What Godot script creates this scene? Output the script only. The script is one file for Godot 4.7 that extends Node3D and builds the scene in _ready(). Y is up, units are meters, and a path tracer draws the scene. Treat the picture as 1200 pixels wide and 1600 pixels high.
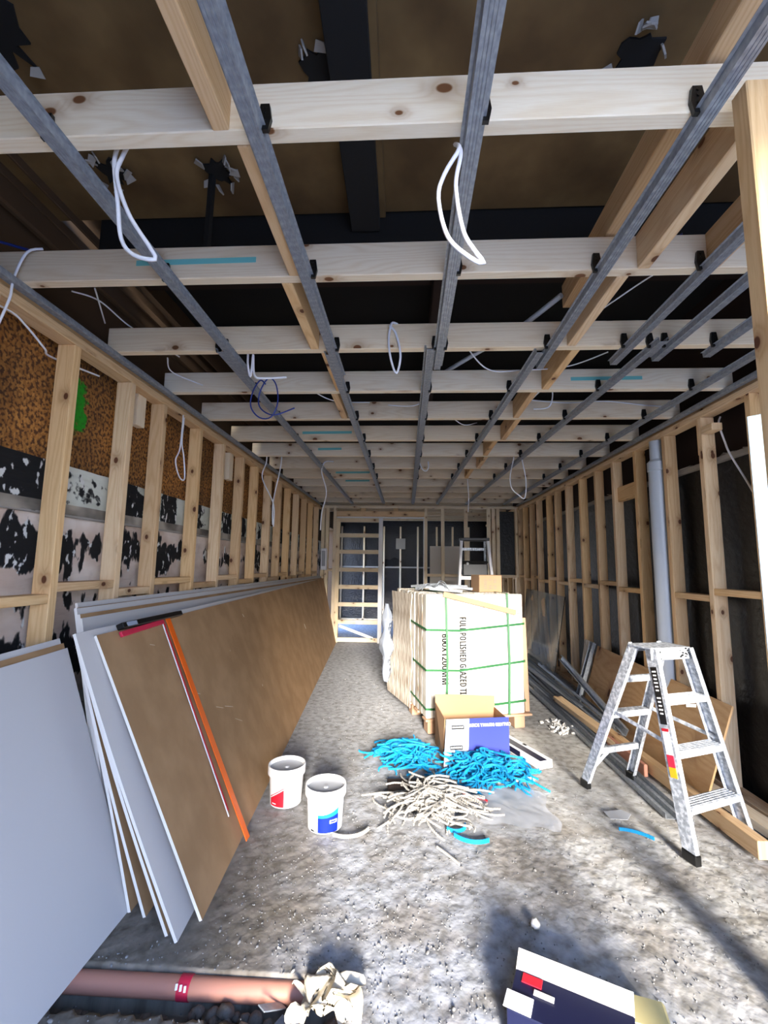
extends Node3D
# A shop interior being fitted out: timber framing, ceiling battens, stacked plasterboard, a strapped tile pallet and a stepladder.

var M := {}
var rng := RandomNumberGenerator.new()
const ORD := ["first", "second", "third", "fourth", "fifth", "sixth", "seventh", "eighth", "ninth", "tenth", "eleventh", "twelfth", "thirteenth", "fourteenth"]


# ---------------------------------------------------------------- geometry
class Geo:
	var v := PackedVector3Array()
	var n := PackedVector3Array()
	var u := PackedVector2Array()
	var c := PackedColorArray()
	var tint := Color.WHITE

	func tri(a: Vector3, b: Vector3, d: Vector3, na: Vector3, nb: Vector3, nd: Vector3, ua: Vector2, ub: Vector2, ud: Vector2) -> void:
		if (d - a).cross(b - a).dot(na + nb + nd) < 0.0:
			v.append_array([a, d, b]); n.append_array([na, nd, nb]); u.append_array([ua, ud, ub])
		else:
			v.append_array([a, b, d]); n.append_array([na, nb, nd]); u.append_array([ua, ub, ud])
		c.append_array([tint, tint, tint])

	func flat(a: Vector3, b: Vector3, d: Vector3, away: Vector3, ua: Vector2, ub: Vector2, ud: Vector2) -> void:
		var nn := (d - a).cross(b - a).normalized()
		if nn.dot(away) < 0.0:
			nn = -nn
		tri(a, b, d, nn, nn, nn, ua, ub, ud)

	func quad(a: Vector3, b: Vector3, d: Vector3, e: Vector3, away: Vector3, r := Rect2(0, 0, 1, 1)) -> void:
		var p := r.position
		var q := r.end
		flat(a, b, d, away, p, Vector2(q.x, p.y), q)
		flat(a, d, e, away, p, q, Vector2(p.x, q.y))

	# a box with chamfered edges; u runs along its longest side, in metres
	func box(xf: Transform3D, size: Vector3, ch := 0.003, off := Vector2.ZERO) -> void:
		var h := size * 0.5
		var k := minf(ch, minf(h.x, minf(h.y, h.z)) * 0.6)
		var l := size.max_axis_index()
		for a in 3:
			var b := (a + 1) % 3
			var d := (a + 2) % 3
			for s in [-1.0, 1.0]:
				var nn := Vector3.ZERO
				nn[a] = s
				var pts: Array[Vector3] = []
				for w in [[-1.0, -1.0], [1.0, -1.0], [1.0, 1.0], [-1.0, 1.0]]:
					var p := Vector3.ZERO
					p[a] = s * h[a]; p[b] = w[0] * (h[b] - k); p[d] = w[1] * (h[d] - k)
					pts.append(p)
				_face(xf, pts, nn, a, l, off, s)
		for a in 3:
			var b := (a + 1) % 3
			var d := (a + 2) % 3
			for s in [-1.0, 1.0]:
				for t in [-1.0, 1.0]:
					var nn := Vector3.ZERO
					nn[a] = s; nn[b] = t
					var pts: Array[Vector3] = []
					for w in [[0, -1.0], [0, 1.0], [1, 1.0], [1, -1.0]]:
						var p := Vector3.ZERO
						p[a] = s * (h[a] - k * w[0]); p[b] = t * (h[b] - k * (1 - w[0])); p[d] = w[1] * (h[d] - k)
						pts.append(p)
					_face(xf, pts, nn.normalized(), a, l, off, s)
		for s in [-1.0, 1.0]:
			for t in [-1.0, 1.0]:
				for w in [-1.0, 1.0]:
					var q := Vector3(s, t, w)
					var pa := Vector3(s * h.x, t * (h.y - k), w * (h.z - k))
					var pb := Vector3(s * (h.x - k), t * h.y, w * (h.z - k))
					var pc := Vector3(s * (h.x - k), t * (h.y - k), w * h.z)
					var nn := xf.basis * q.normalized()
					tri(xf * pa, xf * pb, xf * pc, nn, nn, nn, off, off, off)

	func _face(xf: Transform3D, p: Array[Vector3], nn: Vector3, a: int, l: int, off: Vector2, s: float) -> void:
		var uv: Array[Vector2] = []
		for q in p:
			var o := 3 - a - l if a != l else (l + 1) % 3
			var t := Vector2(q[l], q[o]) if a != l else Vector2(q[(l + 1) % 3], q[(l + 2) % 3]) * Vector2(0.2, 1)
			uv.append(t + off + Vector2(0, 0.11 * a + 0.05 * s))
		var nw := (xf.basis * nn).normalized()
		tri(xf * p[0], xf * p[1], xf * p[2], nw, nw, nw, uv[0], uv[1], uv[2])
		tri(xf * p[0], xf * p[2], xf * p[3], nw, nw, nw, uv[0], uv[2], uv[3])

	# a swept section (points of a closed outline, in x across and y up) along a path
	func sweep(path: PackedVector3Array, outline: PackedVector2Array, smooth := true, up := Vector3.UP, taper := 0.0) -> void:
		var count := outline.size()
		var turn := signf(_area(outline))
		var rings := []
		var side := Vector3.ZERO
		var length := 0.0
		for i in path.size():
			var t := (path[mini(i + 1, path.size() - 1)] - path[maxi(i - 1, 0)]).normalized()
			if side == Vector3.ZERO:
				side = t.cross(up)
				if side.length() < 0.1:
					side = t.cross(Vector3.RIGHT)
			elif not smooth and absf(t.dot(up)) < 0.9:
				side = t.cross(up)
			side = (side - t * side.dot(t)).normalized()
			var y := side.cross(t).normalized()
			var ring := PackedVector3Array()
			var k := 1.0 - taper * absf(2.0 * i / maxf(path.size() - 1, 1) - 1.0)
			for o in outline:
				ring.append(path[i] + (side * o.x + y * o.y) * k)
			if i > 0:
				length += path[i].distance_to(path[i - 1])
			rings.append([ring, length, path[i], side, y])
		for i in rings.size() - 1:
			for j in count:
				var k := (j + 1) % count
				var a: Vector3 = rings[i][0][j]
				var b: Vector3 = rings[i][0][k]
				var d: Vector3 = rings[i + 1][0][k]
				var e: Vector3 = rings[i + 1][0][j]
				var r := Rect2(rings[i][1], float(j) / count, rings[i + 1][1] - rings[i][1], 1.0 / count)
				if smooth:
					var na := (a - Vector3(rings[i][2])).normalized()
					var nb := (b - Vector3(rings[i][2])).normalized()
					var nd := (d - Vector3(rings[i + 1][2])).normalized()
					var ne := (e - Vector3(rings[i + 1][2])).normalized()
					tri(a, b, d, na, nb, nd, r.position, Vector2(r.position.x, r.end.y), r.end)
					tri(a, d, e, na, nd, ne, r.position, r.end, Vector2(r.end.x, r.position.y))
				else:
					var w: Vector2 = outline[k] - outline[j]
					var m := Vector2(w.y, -w.x).normalized() * turn
					var nn: Vector3 = Vector3(rings[i][3]) * m.x + Vector3(rings[i][4]) * m.y
					var no: Vector3 = Vector3(rings[i + 1][3]) * m.x + Vector3(rings[i + 1][4]) * m.y
					tri(a, b, d, nn, nn, no, r.position, Vector2(r.position.x, r.end.y), r.end)
					tri(a, d, e, nn, no, no, r.position, r.end, Vector2(r.end.x, r.position.y))
		var idx := Geometry2D.triangulate_polygon(outline)
		for end in [0, rings.size() - 1]:
			var away: Vector3 = Vector3(rings[end][2]) - Vector3(rings[1 if end == 0 else end - 1][2])
			for q in range(0, idx.size(), 3):
				flat(rings[end][0][idx[q]], rings[end][0][idx[q + 1]], rings[end][0][idx[q + 2]], away, outline[idx[q]], outline[idx[q + 1]], outline[idx[q + 2]])

	func _area(o: PackedVector2Array) -> float:
		var s := 0.0
		for i in o.size():
			s += o[i].cross(o[(i + 1) % o.size()])
		return s

	# turned about y: profile points are (radius, height)
	func lathe(prof: PackedVector2Array, seg := 40, at := Vector3.ZERO) -> void:
		for i in prof.size() - 1:
			var a := prof[i]
			var b := prof[i + 1]
			var t := (b - a).normalized()
			var nn := Vector2(t.y, -t.x)
			for s in seg:
				var p := TAU * s / seg
				var q := TAU * (s + 1) / seg
				var dp := Vector3(cos(p), 0, sin(p))
				var dq := Vector3(cos(q), 0, sin(q))
				var na := dp * nn.x + Vector3.UP * nn.y
				var nb := dq * nn.x + Vector3.UP * nn.y
				var pa := at + dp * a.x + Vector3.UP * a.y
				var pb := at + dq * a.x + Vector3.UP * a.y
				var pc := at + dq * b.x + Vector3.UP * b.y
				var pd := at + dp * b.x + Vector3.UP * b.y
				var u0 := float(s) / seg
				var u1 := float(s + 1) / seg
				if a.x > 1e-5:
					tri(pa, pb, pc, na, nb, nb, Vector2(u0, a.y), Vector2(u1, a.y), Vector2(u1, b.y))
				if b.x > 1e-5:
					tri(pa, pc, pd, na, nb, na, Vector2(u0, a.y), Vector2(u1, b.y), Vector2(u0, b.y))

	# a flat outline (in the xy of xf) given thickness along its z
	func prism(poly: PackedVector2Array, depth: float, xf := Transform3D.IDENTITY) -> void:
		var idx := Geometry2D.triangulate_polygon(poly)
		for s in [-0.5, 0.5]:
			for q in range(0, idx.size(), 3):
				var t: Array[Vector3] = []
				for k in 3:
					t.append(xf * Vector3(poly[idx[q + k]].x, poly[idx[q + k]].y, s * depth))
				flat(t[0], t[1], t[2], xf.basis.z * s, poly[idx[q]], poly[idx[q + 1]], poly[idx[q + 2]])
		var turn := signf(_area(poly))
		for i in poly.size():
			var a := poly[i]
			var b := poly[(i + 1) % poly.size()]
			var w := (b - a).normalized()
			var o := xf.basis * (Vector3(w.y, -w.x, 0) * turn)
			quad(xf * Vector3(a.x, a.y, -0.5 * depth), xf * Vector3(b.x, b.y, -0.5 * depth), xf * Vector3(b.x, b.y, 0.5 * depth), xf * Vector3(a.x, a.y, 0.5 * depth), o, Rect2(a, Vector2(depth, depth)))

	# a grid of points with smooth normals, rows of equal length
	func grid(rows: Array, uvs: Array, towards: Vector3, cols := []) -> void:
		var h := rows.size()
		var w: int = rows[0].size()
		var nn := []
		for i in h:
			var line := PackedVector3Array()
			for j in w:
				var dx: Vector3 = rows[i][mini(j + 1, w - 1)] - rows[i][maxi(j - 1, 0)]
				var dy: Vector3 = rows[mini(i + 1, h - 1)][j] - rows[maxi(i - 1, 0)][j]
				var m := dx.cross(dy).normalized()
				line.append(m if m.dot(towards) >= 0.0 else -m)
			nn.append(line)
		for i in h - 1:
			for j in w - 1:
				for t in [[0, 0, 0, 1, 1, 1], [0, 0, 1, 1, 1, 0]]:
					var base := v.size()
					tri(rows[i + t[0]][j + t[1]], rows[i + t[2]][j + t[3]], rows[i + t[4]][j + t[5]], nn[i + t[0]][j + t[1]], nn[i + t[2]][j + t[3]], nn[i + t[4]][j + t[5]], uvs[i + t[0]][j + t[1]], uvs[i + t[2]][j + t[3]], uvs[i + t[4]][j + t[5]])
					if cols:
						var order := [cols[i + t[0]][j + t[1]], cols[i + t[2]][j + t[3]], cols[i + t[4]][j + t[5]]]
						if v[base + 1] == rows[i + t[4]][j + t[5]]:
							order = [order[0], order[2], order[1]]
						for k in 3:
							c[base + k] = order[k]

	func mesh(with_color := false) -> ArrayMesh:
		var arr := []
		arr.resize(Mesh.ARRAY_MAX)
		arr[Mesh.ARRAY_VERTEX] = v
		arr[Mesh.ARRAY_NORMAL] = n
		arr[Mesh.ARRAY_TEX_UV] = u
		if with_color:
			arr[Mesh.ARRAY_COLOR] = c
		var m := ArrayMesh.new()
		m.add_surface_from_arrays(Mesh.PRIMITIVE_TRIANGLES, arr)
		return m


func V(x: float, y: float, z: float) -> Vector3:
	return Vector3(x, y, z)


func at(p: Vector3) -> Transform3D:
	return Transform3D(Basis.IDENTITY, p)


func turned(p: Vector3, yaw: float, pitch := 0.0, roll := 0.0) -> Transform3D:
	return Transform3D(Basis.from_euler(Vector3(pitch, yaw, roll)), p)


# ---------------------------------------------------------------- naming and tagging
func numbered(parent: Node, called: String) -> String:
	if not parent.has_node(called):
		return called
	var k := 1
	while parent.has_node("%s_%03d" % [called, k]):
		k += 1
	return "%s_%03d" % [called, k]


func tag(o: Node3D, label: String, category: String, group := "", kind := "") -> Node3D:
	if label: o.set_meta("label", label)
	if category: o.set_meta("category", category)
	if group: o.set_meta("group", group)
	if kind: o.set_meta("kind", kind)
	return o


func thing(called: String, label: String, category: String, p := Vector3.ZERO, group := "", yaw := 0.0) -> Node3D:
	var o := Node3D.new()
	o.name = numbered(self, called)
	add_child(o, true)
	o.position = p
	o.rotation.y = yaw
	return tag(o, label, category, group)


# a mesh given in world coordinates, kept under its parent
func obj(called: String, g, mat: Material, parent: Node3D = self, local := false, colored := false) -> MeshInstance3D:
	var o := MeshInstance3D.new()
	o.name = numbered(parent, called)
	o.mesh = g.mesh(colored) if g is Geo else g
	o.material_override = mat
	parent.add_child(o, true)
	if parent != self and not local:
		o.transform = world_of(parent).affine_inverse()
	return o


func struct(called: String, g, mat: Material, parent: Node3D = self, colored := false) -> MeshInstance3D:
	var o := obj(called, g, mat, parent, false, colored)
	if parent == self:
		o.set_meta("kind", "structure")
	return o


func one_box(c: Vector3, size: Vector3, ch := 0.003) -> Geo:
	var g := Geo.new()
	g.box(at(c), size, ch, Vector2(rng.randf() * 2.0, rng.randf()))
	return g


# a timber or bar from p to q, w across and h high
func bar_xf(p: Vector3, q: Vector3, up := Vector3.UP) -> Transform3D:
	var x := (q - p).normalized()
	var z := x.cross(up)
	if z.length() < 0.01:
		z = x.cross(Vector3.RIGHT)
	z = z.normalized()
	return Transform3D(Basis(x, z.cross(x).normalized(), z), (p + q) * 0.5)


func bar(p: Vector3, q: Vector3, w: float, h: float, up := Vector3.UP, ch := 0.003, g: Geo = null) -> Geo:
	if g == null:
		g = Geo.new()
	g.box(bar_xf(p, q, up), V(p.distance_to(q), h, w), ch, Vector2(rng.randf() * 2.0, rng.randf()))
	return g


func circle(r: float, k := 8, ry := -1.0) -> PackedVector2Array:
	var o := PackedVector2Array()
	for i in k:
		o.append(Vector2(cos(TAU * i / k) * r, sin(TAU * i / k) * (ry if ry > 0.0 else r)))
	return o


func curve(pts: Array, step := 0.02) -> PackedVector3Array:
	var cv := Curve3D.new()
	for i in pts.size():
		var t: Vector3 = (pts[mini(i + 1, pts.size() - 1)] - pts[maxi(i - 1, 0)]) / 6.0
		cv.add_point(pts[i], -t, t)
	cv.bake_interval = step
	return cv.get_baked_points()


func cable(pts: Array, r: float, g: Geo = null) -> Geo:
	if g == null:
		g = Geo.new()
	g.sweep(curve(pts), circle(r, 7))
	return g


# ---------------------------------------------------------------- materials
func mat(called: String, color: Color, rough := 0.8, metal := 0.0) -> StandardMaterial3D:
	var m := StandardMaterial3D.new()
	m.resource_name = called
	m.albedo_color = color
	m.roughness = rough
	m.metallic = metal
	M[called] = m
	return m


func noise(kind: int, freq: float, oct := 4, sd := 1) -> FastNoiseLite:
	var f := FastNoiseLite.new()
	f.noise_type = kind as FastNoiseLite.NoiseType
	f.frequency = freq
	f.fractal_octaves = oct
	f.seed = sd
	return f


func ramp(stops: Array) -> Gradient:
	var g := Gradient.new()
	var o := PackedFloat32Array()
	var c := PackedColorArray()
	for s in stops:
		o.append(s[0])
		c.append(s[1])
	g.offsets = o
	g.colors = c
	return g


func ntex(f: FastNoiseLite, size: int, stops := [], bump := 0.0) -> NoiseTexture2D:
	var t := NoiseTexture2D.new()
	t.width = size
	t.height = size
	t.seamless = true
	t.noise = f
	if stops:
		t.color_ramp = ramp(stops)
	if bump > 0.0:
		t.as_normal_map = true
		t.bump_strength = bump
	return t


func tri_uv(m: StandardMaterial3D, s: Vector3, world := true) -> void:
	m.uv1_triplanar = true
	m.uv1_world_triplanar = world
	m.uv1_scale = s


func wood_image(sd: int, base: Color, dark: Color, knot: Color, knots: int) -> ImageTexture:
	var w := 1024
	var h := 256
	var f := noise(FastNoiseLite.TYPE_SIMPLEX_SMOOTH, 1.0, 2, sd)
	var fine := noise(FastNoiseLite.TYPE_SIMPLEX_SMOOTH, 1.0, 2, sd + 9)
	var r := RandomNumberGenerator.new()
	r.seed = sd
	var ring := PackedFloat32Array()
	var kn := PackedFloat32Array()
	ring.resize(w * h)
	kn.resize(w * h)
	for y in h:
		var vy := 0.4 * y / h
		for x in w:
			var ux := 2.4 * x / w
			var k := smoothstep(2.0, 2.4, ux)
			ring[y * w + x] = vy * 38.0 + lerpf(f.get_noise_2d(ux * 0.55, vy * 7.0), f.get_noise_2d((ux - 2.4) * 0.55, vy * 7.0), k) * 3.2
	for i in knots:
		var ku := r.randf() * 2.2 + 0.1
		var kv := r.randf() * 0.36 + 0.02
		var rad := r.randf_range(0.005, 0.013)
		for y in range(maxi(0, int((kv - 0.06) / 0.4 * h)), mini(h, int((kv + 0.06) / 0.4 * h))):
			for x in range(maxi(0, int((ku - 0.12) / 2.4 * w)), mini(w, int((ku + 0.12) / 2.4 * w))):
				var d := Vector2((2.4 * x / w - ku) / 1.5, 0.4 * y / h - kv).length() / rad
				ring[y * w + x] += 2.2 * exp(-d * d / 6.0) * signf(0.4 * y / h - kv)
				kn[y * w + x] = maxf(kn[y * w + x], 1.0 - smoothstep(0.75, 1.3, d) + 0.35 * exp(-d * d / 8.0))
	var im := Image.create(w, h, false, Image.FORMAT_RGB8)
	for y in h:
		for x in w:
			var q := 0.5 + 0.5 * sin(ring[y * w + x] * TAU)
			var g := q * q * 0.3 + (fine.get_noise_2d(x * 0.03, y * 0.9) * 0.5 + 0.5) * 0.35
			im.set_pixel(x, y, base.lerp(dark, clampf(g, 0, 1)).lerp(knot, clampf(kn[y * w + x], 0, 1)))
	return ImageTexture.create_from_image(im)


func masonry_image() -> ImageTexture:
	# 6 m along the wall, 1.2 m high (top row is y = 1.9): pink-grey render, torn black coating, white plaster
	var w := 1600
	var h := 400
	var big := noise(FastNoiseLite.TYPE_SIMPLEX_SMOOTH, 1.0, 3, 5)
	var rag := noise(FastNoiseLite.TYPE_SIMPLEX_SMOOTH, 1.0, 4, 8)
	var spl := noise(FastNoiseLite.TYPE_CELLULAR, 1.0, 2, 12)
	var im := Image.create(w, h, false, Image.FORMAT_RGB8)
	for y in h:
		var yy := 1.9 - 1.2 * y / h
		for x in w:
			var zz := 6.0 * x / w
			var t := rag.get_noise_2d(zz * 2.2, yy * 2.6)
			var c := Color(0.8, 0.71, 0.64).lerp(Color(0.92, 0.87, 0.82), clampf(t * 1.2 + 0.4, 0, 1))
			c = c.lerp(Color(0.62, 0.53, 0.46), clampf(spl.get_noise_2d(zz * 14.0, yy * 14.0) * 0.5 + 0.2, 0, 0.5))
			var b := 0.0
			if yy > 1.7:
				c = Color(0.84, 0.85, 0.8).lerp(Color(0.66, 0.66, 0.6), clampf(t + 0.3, 0, 1))
				b = big.get_noise_2d(zz * 2.4, 3.0) * 1.2 + rag.get_noise_2d(zz * 9.0, yy * 9.0) * 0.35 + 0.12
				b -= 4.0 * maxf(0.0, absf(yy - 1.79) - 0.055)
			elif yy > 1.64:
				c = Color(0.7, 0.66, 0.6).darkened(clampf(0.15 + 0.6 * t, 0.0, 0.5))
			else:
				var row := exp(-pow((yy - 1.47) / 0.13, 2)) * 0.62 + exp(-pow((yy - 0.93) / 0.15, 2)) * 0.82 + exp(-pow((yy - 1.2) / 0.05, 2)) * 0.3
				b = row - 0.42 + big.get_noise_2d(zz * 2.6, yy * 1.3 + 9.0) * 0.5 + rag.get_noise_2d(zz * 11.0, yy * 4.5) * 0.42
			if b > 0.0:
				var wh := rag.get_noise_2d(zz * 13.0 + 40.0, yy * 7.0)
				c = c.lerp(Color(0.05, 0.05, 0.055), clampf(b * 12.0, 0, 1))
				if wh > 0.3:
					c = c.lerp(Color(0.86, 0.86, 0.84), clampf((wh - 0.3) * 14.0, 0, 1))
			im.set_pixel(x, y, c)
	return ImageTexture.create_from_image(im)


func osb_image() -> ImageTexture:
	# 6 m along, 0.8 m high (top row is y = 2.65): pressed strawboard with a sprayed green mark
	var w := 1600
	var h := 216
	var f := noise(FastNoiseLite.TYPE_CELLULAR, 1.0, 1, 3)
	f.cellular_return_type = FastNoiseLite.RETURN_CELL_VALUE
	var g := noise(FastNoiseLite.TYPE_SIMPLEX_SMOOTH, 1.0, 3, 4)
	var im := Image.create(w, h, false, Image.FORMAT_RGB8)
	for y in h:
		var yy := 2.65 - 0.8 * y / h
		for x in w:
			var zz := 1.2 + 6.0 * x / w
			var q := f.get_noise_2d(zz * 95.0, yy * 75.0) * 0.5 + 0.5
			var c := Color(0.62, 0.4, 0.17).lerp(Color(0.82, 0.57, 0.28), q)
			var s := g.get_noise_2d(zz * 42.0, yy * 36.0)
			c = c.lerp(Color(0.3, 0.17, 0.08), clampf((s - 0.05) * 4.0, 0, 0.85))
			c = c.darkened(clampf(0.12 + 0.3 * g.get_noise_2d(zz * 1.5, yy * 2.0), 0, 0.4))
			var d := Vector2((zz - 2.21 - 0.05 * g.get_noise_2d(zz * 3.0, yy * 9.0)) / 0.1, (yy - 2.27) / 0.19)
			d.x += g.get_noise_2d(zz * 9.0, yy * 9.0) * 0.7
			if d.length() < 1.0:
				c = c.lerp(Color(0.1, 0.62, 0.1), clampf((1.0 - d.length()) * 6.0, 0, 0.95) * (0.8 if s > 0.22 else 1.0))
			im.set_pixel(x, y, c)
	return ImageTexture.create_from_image(im)


func make_materials() -> void:
	var w1 := wood_image(11, Color(0.97, 0.93, 0.85), Color(0.88, 0.79, 0.65), Color(0.45, 0.29, 0.16), 9)
	var w2 := wood_image(27, Color(0.95, 0.84, 0.68), Color(0.81, 0.63, 0.44), Color(0.38, 0.22, 0.12), 11)
	for k in 3:
		for q in [["joist_wood", w1, [Color(1, 0.985, 0.96), Color(0.97, 0.94, 0.9), Color(1, 0.96, 0.9)]], ["stud_wood", w2, [Color(1, 1, 1), Color(0.93, 0.9, 0.86), Color(1, 0.96, 0.88)]]]:
			var m := mat(q[0] + str(k), q[2][k], 0.72)
			m.albedo_texture = q[1]
			m.uv1_scale = V(1 / 2.4, 1 / 0.4, 1)
	var m := mat("galv", Color(0.66, 0.68, 0.7), 0.45, 0.3)
	m.albedo_texture = ntex(noise(FastNoiseLite.TYPE_CELLULAR, 0.03, 2), 256, [[0.0, Color(0.75, 0.76, 0.78)], [1.0, Color.WHITE]])
	tri_uv(m, V(6, 6, 6))
	m = mat("alu", Color(0.9, 0.91, 0.93), 0.42, 0.3)
	m.albedo_texture = ntex(noise(FastNoiseLite.TYPE_SIMPLEX_SMOOTH, 0.02, 5, 7), 512, [[0.0, Color(0.6, 0.61, 0.63)], [0.42, Color(0.74, 0.76, 0.78)], [0.56, Color(0.86, 0.88, 0.9)], [0.66, Color.WHITE], [1.0, Color.WHITE]])
	tri_uv(m, V(3, 3, 3))
	m = mat("floor", Color.WHITE, 0.95)
	m.vertex_color_use_as_albedo = true
	m.albedo_texture = ntex(noise(FastNoiseLite.TYPE_SIMPLEX_SMOOTH, 0.022, 6, 21), 1024, [[0.2, Color(0.76, 0.75, 0.73)], [0.38, Color(0.88, 0.88, 0.87)], [0.55, Color(0.94, 0.94, 0.94)], [0.75, Color(1.0, 1.0, 1.0)]])
	m.uv1_scale = V(0.55, 0.55, 1)
	m.detail_enabled = true
	m.detail_blend_mode = BaseMaterial3D.BLEND_MODE_MUL
	m.detail_uv_layer = BaseMaterial3D.DETAIL_UV_1
	m.detail_albedo = ntex(noise(FastNoiseLite.TYPE_CELLULAR, 0.05, 3, 22), 512, [[0.0, Color(1, 1, 1)], [0.6, Color(0.97, 0.97, 0.96)], [1.0, Color(0.88, 0.87, 0.86)]])
	m.heightmap_enabled = true
	m.heightmap_scale = 0.15
	m.heightmap_texture = ntex(noise(FastNoiseLite.TYPE_SIMPLEX, 0.045, 5, 23), 1024)
	m = mat("masonry", Color.WHITE, 0.9)
	m.albedo_texture = masonry_image()
	m.heightmap_enabled = true
	m.heightmap_scale = 1.0
	m.heightmap_texture = ntex(noise(FastNoiseLite.TYPE_SIMPLEX_SMOOTH, 0.03, 5, 33), 512)
	m = mat("strawboard", Color.WHITE, 0.85)
	m.albedo_texture = osb_image()
	m = mat("wrap_black", Color(0.035, 0.04, 0.055), 0.5)
	m.normal_enabled = true
	m.normal_texture = ntex(noise(FastNoiseLite.TYPE_SIMPLEX_SMOOTH, 0.02, 4, 41), 512, [], 6.0)
	m.normal_scale = 0.5
	tri_uv(m, V(1.2, 1.2, 1.2))
	m = mat("wrap_shiny", Color(0.08, 0.095, 0.125), 0.22)
	m.normal_enabled = true
	m.normal_texture = M.wrap_black.normal_texture
	m.normal_scale = 0.8
	tri_uv(m, V(2.2, 2.2, 2.2))
	m = mat("old_ceiling", Color(0.46, 0.365, 0.22), 0.9)
	m.albedo_texture = ntex(noise(FastNoiseLite.TYPE_SIMPLEX_SMOOTH, 0.008, 5, 51), 512, [[0.2, Color(0.72, 0.68, 0.62)], [0.8, Color.WHITE]])
	tri_uv(m, V(0.5, 0.5, 0.5))
	mat("near_black", Color(0.045, 0.042, 0.04), 0.9)
	mat("rust", Color(0.14, 0.07, 0.045), 0.85)
	mat("brown_wall", Color(0.3, 0.22, 0.14), 0.9)
	mat("grey_wall", Color(0.62, 0.6, 0.57), 0.9)
	mat("pavement", Color(0.62, 0.61, 0.6), 0.9)
	m = mat("board_brown", Color(0.68, 0.54, 0.385), 0.8)
	m.albedo_texture = ntex(noise(FastNoiseLite.TYPE_SIMPLEX_SMOOTH, 0.01, 5, 61), 512, [[0.3, Color(0.9, 0.88, 0.85)], [0.7, Color.WHITE]])
	tri_uv(m, V(0.7, 0.7, 0.7))
	mat("board_grey", Color(0.79, 0.77, 0.75), 0.75)
	mat("board_core", Color(0.93, 0.9, 0.86), 0.85)
	mat("scuff", Color(0.9, 0.85, 0.75), 0.9)
	mat("white_cable", Color(0.93, 0.93, 0.95), 0.4)
	mat("blue_cable", Color(0.12, 0.2, 0.5), 0.4)
	mat("black_plastic", Color(0.03, 0.032, 0.035), 0.4)
	mat("orange", Color(0.98, 0.42, 0.04), 0.5)
	mat("red", Color(0.76, 0.08, 0.16), 0.5)
	mat("pink_red", Color(0.8, 0.16, 0.28), 0.5)
	mat("bucket_white", Color(0.92, 0.92, 0.92), 0.35)
	mat("bucket_lid", Color(0.63, 0.64, 0.66), 0.5)
	mat("label_blue", Color(0.04, 0.15, 0.62), 0.4)
	mat("label_sky", Color(0.1, 0.55, 0.85), 0.4)
	m = mat("carton_white", Color(0.87, 0.86, 0.83), 0.85)
	m.albedo_texture = ntex(noise(FastNoiseLite.TYPE_SIMPLEX_SMOOTH, 0.01, 5, 71), 256, [[0.25, Color(0.9, 0.88, 0.85)], [0.6, Color.WHITE]])
	tri_uv(m, V(1, 1, 1))
	m = mat("carton_side", Color(0.86, 0.83, 0.78), 0.85)
	m.albedo_texture = ntex(noise(FastNoiseLite.TYPE_SIMPLEX_SMOOTH, 0.02, 4, 72), 256, [[0.3, Color(0.62, 0.56, 0.5)], [0.6, Color.WHITE]])
	tri_uv(m, V(9, 0.8, 9))
	mat("ink", Color(0.06, 0.06, 0.06), 0.9)
	mat("ink_pale", Color(0.55, 0.53, 0.5), 0.8)
	mat("strap_green", Color(0.1, 0.36, 0.18), 0.5)
	mat("cardboard", Color(0.7, 0.56, 0.43), 0.85)
	mat("cardboard_in", Color(0.64, 0.5, 0.37), 0.9)
	mat("box_blue", Color(0.09, 0.17, 0.6), 0.45)
	mat("box_grey", Color(0.6, 0.64, 0.7), 0.55)
	mat("box_navy", Color(0.05, 0.07, 0.2), 0.45)
	mat("paper_white", Color(0.95, 0.95, 0.96), 0.6)
	mat("strip_blue", Color(0.04, 0.5, 0.7), 0.45)
	mat("strip_white", Color(0.6, 0.585, 0.56), 0.6)
	mat("pallet_wood", Color(0.7, 0.56, 0.45), 0.85)
	m = mat("plywood", Color.WHITE, 0.75)
	m.albedo_texture = w2
	m.albedo_color = Color(0.9, 0.84, 0.76)
	m.uv1_scale = V(1 / 2.4, 1 / 1.2, 1)
	m = mat("pvc", Color(0.72, 0.75, 0.79), 0.4)
	m = mat("tinted_glass", Color(0.62, 0.68, 0.7, 0.45), 0.08)
	m.transparency = BaseMaterial3D.TRANSPARENCY_ALPHA
	m = mat("clear_film", Color(0.82, 0.84, 0.88, 0.42), 0.3)
	m.transparency = BaseMaterial3D.TRANSPARENCY_ALPHA
	m = mat("wrap_film", Color(0.62, 0.65, 0.7, 0.6), 0.26)
	m.transparency = BaseMaterial3D.TRANSPARENCY_ALPHA
	mat("white_sheet", Color(0.6, 0.67, 0.71), 0.5)
	mat("terracotta", Color(0.72, 0.5, 0.42), 0.6)
	m = mat("stone", Color(0.42, 0.39, 0.36), 0.9)
	m.albedo_texture = M.floor.albedo_texture
	tri_uv(m, V(4, 4, 4))
	mat("beige", Color(0.82, 0.75, 0.52), 0.5)
	mat("paint_teal", Color(0.46, 0.76, 0.74), 0.8)
	mat("chip", Color(0.85, 0.84, 0.82), 0.9)
	m = mat("pebble", Color.WHITE, 0.95)
	m.vertex_color_use_as_albedo = true
	mat("bag", Color(0.78, 0.74, 0.66), 0.7)
	mat("warning_yellow", Color(0.95, 0.72, 0.1), 0.5)


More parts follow.
